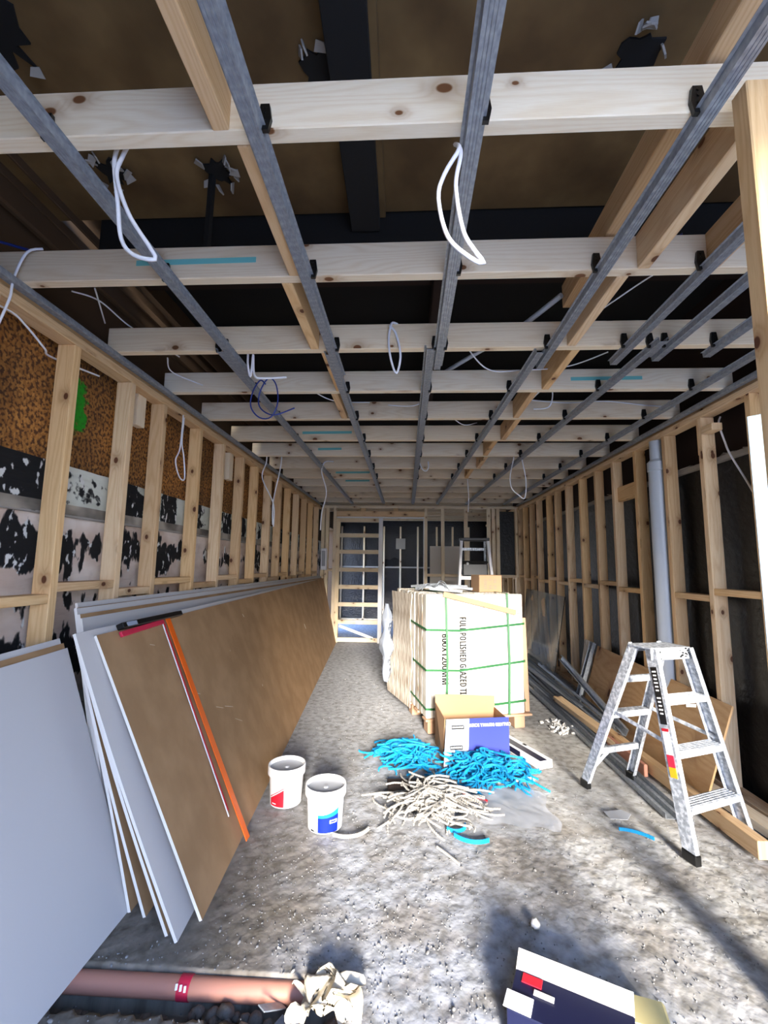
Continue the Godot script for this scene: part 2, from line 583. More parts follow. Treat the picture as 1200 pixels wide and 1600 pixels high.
# ---------------------------------------------------------------- the scene
func _ready() -> void:
	rng.seed = 77
	var cam := Camera3D.new()
	cam.name = "camera"
	cam.fov = 98.19
	cam.near = 0.05
	cam.far = 100.0
	cam.transform = Transform3D(Basis.from_euler(V(0.12197, 0.05336, 0.01366)), V(0, 1.4, 0))
	add_child(cam)
	cam.current = true
	var env := Environment.new()
	env.background_mode = Environment.BG_SKY
	var sky := Sky.new()
	var sm := ProceduralSkyMaterial.new()
	sm.sky_top_color = Color(0.5, 0.67, 0.95)
	sm.sky_horizon_color = Color(0.93, 0.95, 0.97)
	sm.ground_bottom_color = Color(0.4, 0.4, 0.4)
	sm.ground_horizon_color = Color(0.82, 0.83, 0.85)
	sm.sun_angle_max = 1.0
	sky.sky_material = sm
	env.sky = sky
	env.background_energy_multiplier = 1.6
	env.tonemap_mode = Environment.TONE_MAPPER_LINEAR
	env.tonemap_exposure = 9.5
	env.sdfgi_enabled = true
	env.ssao_enabled = true
	env.ssil_enabled = true
	var we := WorldEnvironment.new()
	we.name = "world_environment"
	we.environment = env
	add_child(we)
	var sun := DirectionalLight3D.new()
	sun.name = "sun"
	var to_sun := V(0.11, 0.25, 0.95).normalized()
	sun.look_at_from_position(to_sun * 10.0, Vector3.ZERO)
	sun.light_energy = 0.68
	sun.light_color = Color(1.0, 0.97, 0.93)
	sun.light_angular_distance = 13.0
	sun.shadow_enabled = true
	add_child(sun)
	make_materials()
	build_shell()
	build_ceiling_frame()
	build_wall_frames()
	build_back()
	build_boards()
	build_pallet()
	build_stepladder()
	build_right_side()
	build_cables()
	build_small()
	build_foreground()


func floor_y(x: float, z: float) -> float:
	var y := fn.get_noise_2d(x * 9.0, z * 9.0) * 0.004 + fn.get_noise_2d(x * 40.0, z * 40.0) * 0.0025
	y *= 0.25 + 0.75 * smoothstep(-5.0, -2.0, z)
	var e := fn.get_noise_2d(x * 16.0, z * 16.0 + 50.0) * 0.03
	var w := smoothstep(-1.695, -1.672, z + e * 0.15) * (1.0 - smoothstep(-1.56, -1.52, z + e)) * (1.0 - smoothstep(-0.3, -0.14, x + e))
	y -= w * 0.12
	return y - 0.004

var fn := noise(FastNoiseLite.TYPE_SIMPLEX_SMOOTH, 1.0, 3, 90)


func build_shell() -> void:
	# floor: rough dusty slab with earth round the trench, finer near the door
	var zs := [1.0]
	while zs[-1] > -12.4:
		zs.append(zs[-1] - (0.012 if zs[-1] < -1.35 and zs[-1] > -2.6 else 0.03 if zs[-1] > -5.0 and zs[-1] < -1.0 else 0.12))
	var rows := []
	var uvs := []
	var cols := []
	for z in zs:
		var a := PackedVector3Array()
		var b := PackedVector2Array()
		var c := PackedColorArray()
		var x := -2.05
		while x < 2.45:
			a.append(V(x, floor_y(x, z), z))
			b.append(Vector2(x, z))
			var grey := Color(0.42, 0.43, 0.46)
			var earth := Color(0.23, 0.185, 0.13)
			var k := smoothstep(-0.15, -0.65, x + 0.25 * fn.get_noise_2d(x * 2.0, z * 2.0)) * smoothstep(-3.4, -2.0, z)
			k = maxf(k * 0.85, smoothstep(0.1, 0.5, fn.get_noise_2d(x * 1.6 + 7.0, z * 1.6)) * 0.55 * smoothstep(-4.5, -2.5, z))
			k = maxf(k, smoothstep(0.02, 0.3, fn.get_noise_2d(x * 5.0, z * 5.0)) * 0.35 * smoothstep(-4.0, -2.0, z))
			if z > -1.75 and x < -0.1:
				k = maxf(k, 0.8 * smoothstep(-1.75, -1.68, z) * (1.0 - smoothstep(-0.25, -0.1, x)))
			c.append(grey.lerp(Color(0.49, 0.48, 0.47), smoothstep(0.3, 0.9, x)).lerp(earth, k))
			x += 0.015 if x > -1.3 and x < 2.1 else 0.06
		rows.append(a); uvs.append(b); cols.append(c)
	var g := Geo.new()
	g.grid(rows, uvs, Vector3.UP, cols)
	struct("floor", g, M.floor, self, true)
	struct("trim_1", one_box(V(0, -0.25, -5.7), V(4.6, 0.2, 13.6)), M.near_black)
	# the street outside the open shopfront
	struct("trim_2", one_box(V(0, -0.15, 7.6), V(24, 0.25, 13.2)), M.pavement)

	# left wall: masonry below, a band of torn coating, strawboard sheets above
	var wl := Node3D.new()
	wl.name = "wall_left"
	add_child(wl)
	wl.set_meta("kind", "structure")
	for q in [["masonry_face", 0.0, 1.64, -1.8, M.masonry], ["coated_band", 1.64, 1.9, -1.775, M.masonry]]:
		g = Geo.new()
		var r2 := []
		var u2 := []
		var yy: float = q[1]
		while yy < q[2] + 0.001:
			var a := PackedVector3Array()
			var b := PackedVector2Array()
			var z := 1.0
			while z > -9.9:
				var bump := fn.get_noise_2d(z * 6.0, yy * 6.0) * 0.012 + fn.get_noise_2d(z * 20.0, yy * 20.0) * 0.006
				a.append(V(q[3] + bump, yy, z))
				b.append(Vector2((-z - 1.2) / 6.0, (1.9 - yy) / 1.2))
				z -= 0.06
			r2.append(a); u2.append(b)
			yy += 0.041 if q[1] < 1.0 else 0.0433
		g.grid(r2, u2, Vector3.RIGHT)
		obj(q[0], g, q[4], wl)
	g = one_box(V(-1.795, 1.64, -4.4), V(0.05, 0.012, 10.8))
	obj("ledge", g, M.grey_wall, wl)
	var k := 0
	for z in [0.9, -1.42, -2.62, -3.82, -5.02, -6.22, -7.42]:
		g = Geo.new()
		var z1: float = z - (1.19 if k > 0 else 2.3)
		var p: Array[Vector3] = [V(-1.81, 1.89, z), V(-1.81, 1.89, z1), V(-1.81, 2.62, z1), V(-1.81, 2.62, z)]
		g.quad(p[0], p[1], p[2], p[3], Vector3.RIGHT, Rect2((-z - 1.2) / 6.0, (2.65 - 1.89) / 0.8, (z - z1) / 6.0, -0.73 / 0.8))
		g.box(at(V(-1.822, 2.255, (z + z1) / 2)), V(0.02, 0.73, z - z1), 0.002)
		obj("strawboard_sheet", g, M.strawboard, wl)
		k += 1
	obj("backing", one_box(V(-1.95, 1.8, -4.4), V(0.22, 3.6, 11.0)), M.brown_wall, wl)
	# invented doorway out of view, added to let daylight into the back room
	obj("backing", one_box(V(-1.95, 1.8, -11.95), V(0.22, 3.6, 1.1)), M.brown_wall, wl)
	obj("backing", one_box(V(-1.95, 2.95, -10.65), V(0.22, 1.3, 1.5)), M.brown_wall, wl)
	obj("added_threshold", one_box(V(-1.95, -0.05, -10.65), V(0.5, 0.1, 1.5)), M.grey_wall, wl)
	g = Geo.new()
	for x in [-1.76, -1.655]:
		g.box(at(V(x, 3.085, -4.0)), V(0.014, 0.05, 10.0), 0.003)
	g.box(at(V(-1.79, 3.03, -4.0)), V(0.04, 0.14, 10.0), 0.01)
	obj("cornice", g, M.brown_wall, wl)

	# right wall: black building wrap under a flaking ledge
	var wr := Node3D.new()
	wr.name = "wall_right"
	add_child(wr)
	wr.set_meta("kind", "structure")
	obj("building_wrap", one_box(V(2.22, 1.08, -5.7), V(0.08, 2.16, 13.6)), M.wrap_black, wr)
	obj("upper_wall", one_box(V(2.3, 2.86, -5.7), V(0.16, 1.5, 13.6)), M.rust, wr)
	g = Geo.new()
	g.box(at(V(2.19, 2.165, -5.7)), V(0.1, 0.035, 13.4), 0.004)
	for i in 60:
		g.box(turned(V(2.15 + rng.randf() * 0.04, 2.188, -1.2 - i * 0.12), rng.randf() * 3.0, rng.randf_range(-0.3, 0.3), 0.2), V(0.05, 0.008, 0.03 + rng.randf() * 0.06), 0.002)
	obj("flaking_ledge", g, M.grey_wall, wr)

	# behind the camera: the shopfront, left half boarded, right half open to the street
	var wf := Node3D.new()
	wf.name = "wall_front"
	add_child(wf)
	wf.set_meta("kind", "structure")
	obj("panel", one_box(V(-1.15, 1.8, 1.0), V(1.9, 3.6, 0.12)), M.grey_wall, wf)
	obj("panel", one_box(V(2.26, 1.8, 1.0), V(0.24, 3.6, 0.12)), M.grey_wall, wf)
	obj("header", one_box(V(0.85, 3.15, 1.0), V(2.6, 0.9, 0.12)), M.grey_wall, wf)

	# old ceiling above the new framing: brown plaster near the street, a dark void behind a downstand beam
	var ce := Node3D.new()
	ce.name = "ceiling"
	add_child(ce)
	ce.set_meta("kind", "structure")
	obj("plaster", one_box(V(0.2, 3.18, -0.45), V(4.4, 0.16, 3.0)), M.old_ceiling, ce)
	obj("dark_deck", one_box(V(0.2, 3.5, -7.2), V(4.4, 0.12, 10.7)), M.near_black, ce)
	obj("downstand_beam", one_box(V(0.45, 3.2, -2.06), V(4.0, 0.5, 0.2)), M.near_black, ce)
	obj("ceiling_beam", bar(V(-0.17, 3.05, 0.9), V(-0.21, 3.05, -1.95), 0.135, 0.1), M.near_black, ce)
	obj("cover_strip", bar(V(-0.09, 3.085, 0.9), V(-0.13, 3.085, -1.95), 0.03, 0.03), M.old_ceiling, ce)
	for z in [-2.75, -3.6, -4.5, -5.6, -6.8, -8.0, -9.4, -11.0]:
		obj("purlin", bar(V(-1.8, 3.36, z), V(2.2, 3.36, z), 0.09, 0.15), M.rust, ce)
	obj("web_beam", bar(V(0.2, 3.2, -2.2), V(0.2, 3.2, -12.0), 0.1, 0.16), M.rust, ce)
	obj("hanger_rod", bar(V(-0.87, 3.1, -1.72), V(-0.875, 2.68, -1.72), 0.035, 0.02), M.near_black, ce)
	for h in [[-1.34, -1.16, 0.16], [-0.32, -1.32, 0.1], [-1.3, -1.68, 0.1], [-0.83, -1.69, 0.1], [0.74, -1.31, 0.11]]:
		g = Geo.new()
		var poly := PackedVector2Array()
		for i in 18:
			var rr: float = h[2] * rng.randf_range(0.4, 1.0) * (0.7 + 0.4 * absf(cos(i * 0.35)))
			poly.append(Vector2(cos(TAU * i / 18) * rr * 0.75, sin(TAU * i / 18) * rr))
		g.prism(poly, 0.012, Transform3D(Basis.from_euler(V(PI / 2, 0, 0)), V(h[0], 3.098, h[1])))
		obj("hole_shade_patch", g, M.near_black, ce)  # flat dark patch on whole plaster, standing in for the shade inside a hole
		g = Geo.new()
		for i in 9:
			var an := rng.randf() * TAU
			var tr := turned(V(h[0] + cos(an) * h[2] * 0.75, 3.088 - rng.randf() * 0.02, h[1] + sin(an) * h[2] * 0.8), rng.randf() * 3.0, rng.randf_range(-0.7, 0.7), rng.randf_range(-0.7, 0.7))
			g.prism(PackedVector2Array([Vector2(-0.02, -0.012), Vector2(0.025, -0.006), Vector2(0.012, 0.022), Vector2(-0.014, 0.014)]), 0.006, Transform3D(tr.basis.rotated(Vector3.RIGHT, PI / 2), tr.origin))
		obj("plaster_flakes", g, M.grey_wall, ce)
	struct("wall_back", one_box(V(0.2, 1.75, -11.95), V(4.4, 3.5, 0.14)), M.wrap_shiny)


func clip(p: Vector3, parent: Node3D) -> void:
	var g := Geo.new()
	var o := PackedVector2Array([Vector2(-0.011, -0.04), Vector2(0.011, -0.04), Vector2(0.018, -0.005), Vector2(0.012, 0.036), Vector2(-0.012, 0.036), Vector2(-0.018, -0.005)])
	g.prism(o, 0.012, at(p))
	for dy in [-0.012, 0.008, 0.024]:
		g.prism(circle(0.004, 8), 0.004, at(p + V(0, dy, 0.007)))
	obj("clip", g, M.black_plastic, parent)


func build_ceiling_frame() -> void:
	# joists right across the room, hung under the old ceiling
	var fars := [-1.073, -1.674, -2.278, -2.851, -3.403, -4.003, -4.58, -5.175, -5.758, -6.324, -6.85, -7.4, -7.95]
	var marks := {0: [], 1: [[-1.12, -0.62]], 3: [[1.05, 1.5]], 4: [], 5: [[-0.98, -0.52]], 6: [[-0.95, -0.7]], 8: [[-0.95, -0.5]], 9: [[-0.9, -0.55]]}
	var looks := ["first ceiling joist from the front, pale timber with dark stains by its left hanger", "second ceiling joist from the front, sprayed with a teal line at left", "third ceiling joist from the front, four black clips in a row at its right end", "fourth ceiling joist from the front, with a faint teal line at right"]
	for i in fars.size():
		var z: float = fars[i] + 0.0225
		var x0 := -1.66 if i > 1 else -1.95
		var x1 := 2.06 if i > 1 else (1.6 if i == 0 else 2.1)
		var g := bar(V(x0, 2.62, z), V(x1, 2.62, z), 0.045, 0.14)
		var lab: String = looks[i] if i < 4 else ORD[i] + " ceiling joist from the front, a pale timber spanning wall to wall"
		var t := thing("ceiling_joist", lab, "joist", V(0, 2.55, z), "ceiling joists")
		obj("timber", g, M["joist_wood%d" % (i % 3)], t)
		for mk in marks.get(i, []):
			obj("chalk_mark", bar(V(mk[0], 2.622, z + 0.0228), V(mk[1], 2.626, z + 0.0228), 0.0012, 0.024), M.paint_teal, t)
	for i in 5:
		var z: float = -8.75 - i * 0.6
		var t := thing("ceiling_joist", ORD[i] + " ceiling joist beyond the back stud partition, seen between its studs", "joist", V(0, 2.55, z), "ceiling joists of the back room")
		obj("timber", bar(V(-1.66, 2.62, z), V(2.06, 2.62, z), 0.045, 0.14), M["joist_wood%d" % (i % 3)], t)

	# blocking between joists and the long timber lying over them
	var bl := [["left of the middle, running out over the camera", -0.505, -0.62, -1.03, 0.0], ["left of the middle between the first and second joists", -0.458, -1.075, -1.63, 0.0], ["left of the middle between the second and third joists", -0.503, -1.676, -2.233, 0.0], ["left of the middle between the third and fourth joists", -0.455, -2.28, -2.806, 0.0], ["left of the middle between the fourth and fifth joists", -0.5, -2.853, -3.358, 0.0],
		["at right between the first and second joists", 0.9, -1.075, -1.63, 0.0], ["at right between the second and third joists", 0.845, -1.676, -2.233, 0.0], ["at right between the third and fourth joists", 0.885, -2.28, -2.806, 0.0], ["at right between the fourth and fifth joists", 0.83, -2.853, -3.358, 0.0], ["at right between the fifth and sixth joists", 0.86, -3.405, -3.958, 0.0], ["at right between the sixth and seventh joists", 0.8, -4.005, -4.535, 0.0], ["at right between the seventh and eighth joists", 0.82, -4.582, -5.13, 0.0], ["at right between the eighth and ninth joists", 0.76, -5.177, -5.713, 0.0],
		["beside the post at far right between the first and second joists", 1.16, -1.075, -1.63, 0.0]]
	for b in bl:
		var t := thing("blocking", "short timber block " + b[0], "blocking", V(b[1], 2.55, (b[2] + b[3]) / 2), "blocking between the joists")
		obj("timber", bar(V(b[1], 2.62, b[2]), V(b[1], 2.62, b[3]), 0.045, 0.14), M["stud_wood%d" % (rng.randi() % 3)], t)
	var t2 := thing("roof_timber", "long timber lying over the joists at right with a square cut end", "timber", V(0.79, 2.69, -1.2))
	obj("timber", bar(V(0.775, 2.76, 0.3), V(0.795, 2.76, -2.13), 0.05, 0.12), M.stud_wood1, t2)
	var pt := thing("timber_post", "broad rough timber post at the right edge, nearest the camera", "post", V(0.84, 0, -0.98))
	obj("timber", bar(V(0.845, 0.0, -0.975), V(0.845, 2.545, -0.975), 0.12, 0.05, Vector3.BACK), M.stud_wood2, pt)

	# ribbed steel channels under the joists
	var o := PackedVector2Array([Vector2(-0.03, 0.024), Vector2(-0.021, 0.024), Vector2(-0.018, 0.0), Vector2(-0.011, 0.0), Vector2(-0.010, 0.002), Vector2(-0.007, 0.002), Vector2(-0.006, 0.0), Vector2(-0.002, 0.0), Vector2(-0.001, 0.002), Vector2(0.002, 0.002), Vector2(0.003, 0.0), Vector2(0.007, 0.0), Vector2(0.008, 0.002), Vector2(0.011, 0.002), Vector2(0.012, 0.0), Vector2(0.018, 0.0), Vector2(0.021, 0.024), Vector2(0.03, 0.024), Vector2(0.03, 0.0255), Vector2(0.02, 0.0255), Vector2(0.017, 0.004), Vector2(-0.017, 0.004), Vector2(-0.02, 0.0255), Vector2(-0.03, 0.0255)])
	var runs := [["leftmost of the four long front runs, lapped under the third joist", -0.962, -0.968, -0.4, -2.5], ["left run continuing from the third joist to the back", -1.005, -1.01, -2.2, -8.0], ["beside the left blocking, ending past the third joist", -0.41, -0.41, -0.4, -2.55], ["left of centre, running from the third joist to the back", -0.428, -0.435, -2.25, -8.0], ["in the middle with a cable behind it, ending past the third joist", 0.165, 0.163, -0.4, -2.44], ["in the middle, running from the third joist to the back", 0.112, 0.095, -2.2, -8.0], ["at right before the timber post, ending past the third joist", 0.742, 0.742, -0.4, -2.44], ["right of centre, running from the third joist to the back", 0.69, 0.54, -2.25, -8.0], ["just behind the timber post, ending past the third joist", 1.128, 1.132, -0.9, -2.4], ["right run continuing from the third joist to the back", 1.262, 1.06, -2.15, -8.0], ["short, second from the right wall by the third joist", 1.33, 1.335, -1.2, -2.36], ["short, nearest the right wall by the third joist", 1.575, 1.578, -1.2, -2.32], ["long, nearest the right wall and running to the back", 1.83, 1.73, -2.15, -8.0]]
	var joist_z := fars
	for r in runs:
		var t := thing("ceiling_channel", "ribbed steel channel " + r[0], "ceiling channel", V(r[1], 2.523, (r[3] + r[4]) / 2), "steel channels under the joists")
		var g := Geo.new()
		g.sweep(PackedVector3Array([V(r[1], 2.523, r[3]), V(r[2], 2.523, r[4])]), o, false)
		obj("channel", g, M.galv, t)
		for z in joist_z:
			var zz: float = z + 0.053
			if zz < r[3] and zz > r[4] - 0.05 and zz > -6.0:
				var kx: float = lerpf(r[1], r[2], (r[3] - zz) / (r[3] - r[4]))
				clip(V(kx - (0.022 if kx > 0.3 or kx < -0.7 else -0.026), 2.575, zz - 0.001), t)
	for s in [[-1.615, "left"], [2.015, "right"]]:
		var g := Geo.new()
		g.box(at(V(s[0], 2.524, -4.6)), V(0.035, 0.003, 7.2), 0.001)
		g.box(at(V(s[0] - signf(s[0]) * -0.017, 2.536, -4.6)), V(0.003, 0.026, 7.2), 0.001)
		g.box(at(V(s[0] + signf(s[0]) * -0.017, 2.536, -4.6)), V(0.003, 0.026, 7.2), 0.001)
		var t := thing("wall_channel", "thin steel edge channel along the %s top plate" % s[1], "ceiling channel", V(s[0], 2.523, -4.6))
		obj("channel", g, M.galv, t)
	var cd := thing("conduit", "grey plastic conduit lying slantwise over the joists near the middle", "conduit", V(0.5, 2.75, -2.5))
	obj("tube", cable([V(0.756, 2.75, -2.1), V(0.6, 2.74, -2.42), V(0.41, 2.74, -2.7), V(0.2, 2.73, -3.0)], 0.014), M.pvc, cd)


func build_wall_frames() -> void:
	var lf := thing("wall_frame", "timber stud frame along the left wall in front of the strawboard", "stud wall", V(-1.675, 0, -5.0))
	var zl := [-1.06, -1.53, -1.975, -2.424, -2.779, -3.309, -3.752, -4.235, -4.655, -5.137, -5.574, -6.02, -6.499, -7.012, -7.5, -8.0]
	for i in zl.size():
		obj("stud", bar(V(-1.675, 0.0, zl[i] - 0.0225), V(-1.675, 2.46, zl[i] - 0.0225), 0.09, 0.045, Vector3.BACK), M["stud_wood%d" % (i * 7 % 3)], lf)
		if i < zl.size() - 1:
			var y := 1.282 if i % 2 == 0 else 1.232
			obj("nogging", bar(V(-1.675, y, zl[i] - 0.045), V(-1.675, y, zl[i + 1]), 0.085, 0.043), M["stud_wood%d" % (i * 5 % 3)], lf)
	obj("top_plate", bar(V(-1.675, 2.483, -0.6), V(-1.675, 2.483, -8.3), 0.09, 0.045), M.stud_wood1, lf)
	obj("top_plate", bar(V(-1.69, 2.528, -0.6), V(-1.69, 2.528, -8.3), 0.06, 0.044), M.stud_wood2, lf)
	for b in [[-2.64, 2.26, 0.4], [-4.1, 2.2, 0.3]]:
		obj("packer", bar(V(-1.72, b[1], b[0]), V(-1.72, 2.46, b[0]), 0.05, 0.09, Vector3.BACK), M.joist_wood1, lf)

	var rf := thing("wall_frame", "timber stud frame along the right wall in front of black wrap", "stud wall", V(2.075, 0, -5.0))
	var zr := [-2.2, -2.65, -3.094, -3.534, -3.991, -4.429, -4.844, -5.284, -5.734, -6.166, -6.526, -7.033, -7.439, -7.851, -8.215, -8.7, -9.15, -9.6, -10.05, -10.5, -10.95, -11.4]
	zr[0] = -2.2
	for i in zr.size():
		obj("stud", bar(V(2.075, 0.0, zr[i] - 0.0225), V(2.075, 2.46, zr[i] - 0.0225), 0.09, 0.045, Vector3.BACK), M["stud_wood%d" % ((i * 4 + 1) % 3)], rf)
		if i < zr.size() - 1:
			var y := 1.262 if i % 2 == 1 else 1.215
			if i == 3:
				continue
			obj("nogging", bar(V(2.075, y, zr[i] - 0.045), V(2.075, y, zr[i + 1]), 0.085, 0.043), M["stud_wood%d" % (i * 5 % 3)], rf)
	obj("top_plate", bar(V(2.075, 2.483, -1.2), V(2.075, 2.483, -11.6), 0.09, 0.045), M.stud_wood0, rf)
	obj("top_plate", bar(V(2.09, 2.528, -1.2), V(2.09, 2.528, -11.6), 0.06, 0.044), M.stud_wood1, rf)
	obj("bottom_plate", bar(V(2.075, 0.025, -0.9), V(2.075, 0.025, -11.6), 0.1, 0.05), M.stud_wood1, rf)
	obj("packer", bar(V(2.08, 2.21, -3.16), V(2.08, 2.44, -3.16), 0.05, 0.05, Vector3.BACK), M.stud_wood2, rf)
	obj("packer", bar(V(2.06, 2.36, -2.98), V(2.06, 2.36, -3.09), 0.07, 0.05), M.stud_wood0, rf)
	obj("packer", bar(V(2.09, 2.13, -4.5), V(2.09, 2.13, -4.04), 0.05, 0.14), M.stud_wood2, rf)


func build_back() -> void:
	var wood := func(i: int) -> Material: return M["joist_wood%d" % (i % 3)]
	var z := -8.37
	var pf := thing("partition_frame", "back stud partition with a tall opening and short blocks over its lintel", "stud wall", V(0.3, 0, z))
	for x in [-1.6, -1.52, -1.375, 0.345, 0.665, 1.095, 1.52, 1.6, 1.685, 2.03]:
		obj("stud", bar(V(x, 0, z), V(x, 2.5, z), 0.06, 0.09, Vector3.BACK), wood.call(int(x * 10 + 30)), pf)
	obj("top_plate", bar(V(-1.62, 2.52, z), V(2.06, 2.52, z), 0.09, 0.05), wood.call(0), pf)
	obj("lintel", bar(V(-1.345, 2.385, z), V(0.315, 2.385, z), 0.09, 0.1), M.stud_wood0, pf)
	for x in [-0.84, -0.22]:
		obj("block", bar(V(x, 2.435, z), V(x, 2.495, z), 0.09, 0.09, Vector3.BACK), M.stud_wood1, pf)
	obj("head_track", bar(V(-1.345, 2.318, z + 0.01), V(0.315, 2.318, z + 0.01), 0.05, 0.026), M.paper_white, pf)
	obj("jamb_strip", bar(V(0.31, 0, z + 0.02), V(0.31, 2.31, z + 0.02), 0.016, 0.05, Vector3.BACK), M.paper_white, pf)
	for r in [[0.375, 0.635], [0.695, 1.065], [1.125, 1.49], [1.715, 2.0]]:
		obj("nogging", bar(V(r[0], 1.25, z), V(r[1], 1.25, z), 0.09, 0.05), wood.call(1), pf)
	obj("nogging", bar(V(-1.49, 1.32, z), V(-1.405, 1.32, z), 0.09, 0.05), wood.call(1), pf)
	var ps := thing("pocket_door_frame", "pale ladder-like pocket door frame standing in the back partition", "door frame", V(-0.93, 0, z))
	obj("stile", bar(V(-1.31, 0, z), V(-1.31, 2.3, z), 0.07, 0.08, Vector3.BACK), M.joist_wood2, ps)
	obj("stile", bar(V(-0.5, 0, z + 0.02), V(-0.5, 2.3, z + 0.02), 0.075, 0.07, Vector3.BACK), M.paper_white, ps)
	for y in [0.05, 0.37, 0.69, 1.01, 1.33, 1.665, 1.975, 2.265]:
		obj("rung", bar(V(-1.275, y, z), V(-0.54, y, z), 0.06, 0.075), M["joist_wood%d" % (int(y * 10) % 3)], ps)
	obj("brace", bar(V(-1.25, 0.3, z + 0.02), V(-0.62, 0.08, z + 0.02), 0.02, 0.05), M.paper_white, ps)
	# studs and a rail of the far wall, seen through the openings
	var bf := thing("wall_frame", "slim pale studs on the shiny black back wall beyond the partition", "stud wall", V(0.2, 0, -11.8))
	for x in [-1.75, -1.15, -0.62, -0.18, 0.28, 0.78, 1.2, 1.62]:
		obj("stud", bar(V(x, 0, -11.84), V(x, 2.46, -11.84), 0.045, 0.07, Vector3.BACK), wood.call(int(x * 7 + 20)), bf)
	obj("rail", bar(V(-1.8, 1.38, -11.85), V(2.0, 1.38, -11.85), 0.05, 0.04), M.grey_wall, bf)
	obj("bottom_plate", bar(V(-1.8, 0.02, -11.84), V(2.0, 0.02, -11.84), 0.07, 0.04), wood.call(2), bf)
	obj("block", bar(V(-0.3, 2.0, -11.83), V(-0.05, 2.0, -11.83), 0.07, 0.28), M.grey_wall, bf)
	var g := Geo.new()
	var poly := PackedVector2Array()
	for i in 14:
		poly.append(Vector2(cos(TAU * i / 14) * 0.3, sin(TAU * i / 14) * 0.14) * rng.randf_range(0.5, 1.0))
	g.prism(poly, 0.02, at(V(-0.42, 1.5, -11.86)))
	tag(obj("torn_wrap", g, M.near_black), "torn black patch in the shiny wrap of the back wall", "torn wrap")
	struct("window_1", one_box(V(1.845, 1.86, -8.46), V(0.33, 1.2, 0.02)), M.wrap_black)
	# plasterboard offcut and an electrical box
	g = Geo.new()
	g.box(turned(V(0.72, 0.9, -8.47), 0, -0.02), V(0.58, 1.79, 0.013), 0.002)
	tag(obj("plasterboard_offcut", g, M.board_grey), "pale plasterboard offcut standing behind the studs of the back partition", "plasterboard")
	g = one_box(V(-1.55, 1.52, -8.25), V(0.11, 0.4, 0.09), 0.01)
	var eb := thing("meter_box", "narrow white electrical box at the left end of the partition", "electrical box", V(-1.55, 1.32, -8.25))
	obj("case", g, M.paper_white, eb)
	obj("cover", one_box(V(-1.55, 1.53, -8.2), V(0.06, 0.28, 0.03), 0.006), M.bucket_lid, eb)


func sheet_point(c: Array, s: float, t: float, bow: float) -> Vector3:
	var p: Vector3 = (c[0] as Vector3).lerp(c[1], t).lerp((c[2] as Vector3).lerp(c[3], t), s)
	return p + V(-0.8, -0.4, 0) * bow * sin(PI * t)


# a leaning sheet: c = near bottom, near top, far bottom, far top
func sheet(c: Array, thick: float, bow: float, face: Material, label: String, group: String, category := "plasterboard", called := "plasterboard_sheet") -> Node3D:
	var t := thing(called, label, category, c[0], group)
	var front := []
	var back := []
	var uvs := []
	var nn: Vector3 = ((c[1] as Vector3) - c[0]).cross((c[2] as Vector3) - c[0]).normalized()
	if nn.x < 0.0:
		nn = -nn
	for i in 9:
		var a := PackedVector3Array()
		var b := PackedVector3Array()
		var d := PackedVector2Array()
		for j in 9:
			var p := sheet_point(c, i / 8.0, j / 8.0, bow)
			a.append(p)
			b.append(p - nn * thick)
			d.append(Vector2(i / 8.0 * 2.0, j / 8.0))
		front.append(a); back.append(b); uvs.append(d)
	var g := Geo.new()
	g.grid(front, uvs, nn)
	g.grid(back, uvs, -nn)
	obj("face_paper", g, face, t)
	g = Geo.new()
	for j in 8:
		for i in [0, 8]:
			g.quad(front[i][j], front[i][j + 1], back[i][j + 1], back[i][j], (c[0] - c[2]) * (1.0 if i == 0 else -1.0))
			g.quad(front[j][i], front[j + 1][i], back[j + 1][i], back[j][i], (c[1] - c[0]) * (-1.0 if i == 0 else 1.0))
	obj("cut_edge", g, M.board_core, t)
	return t


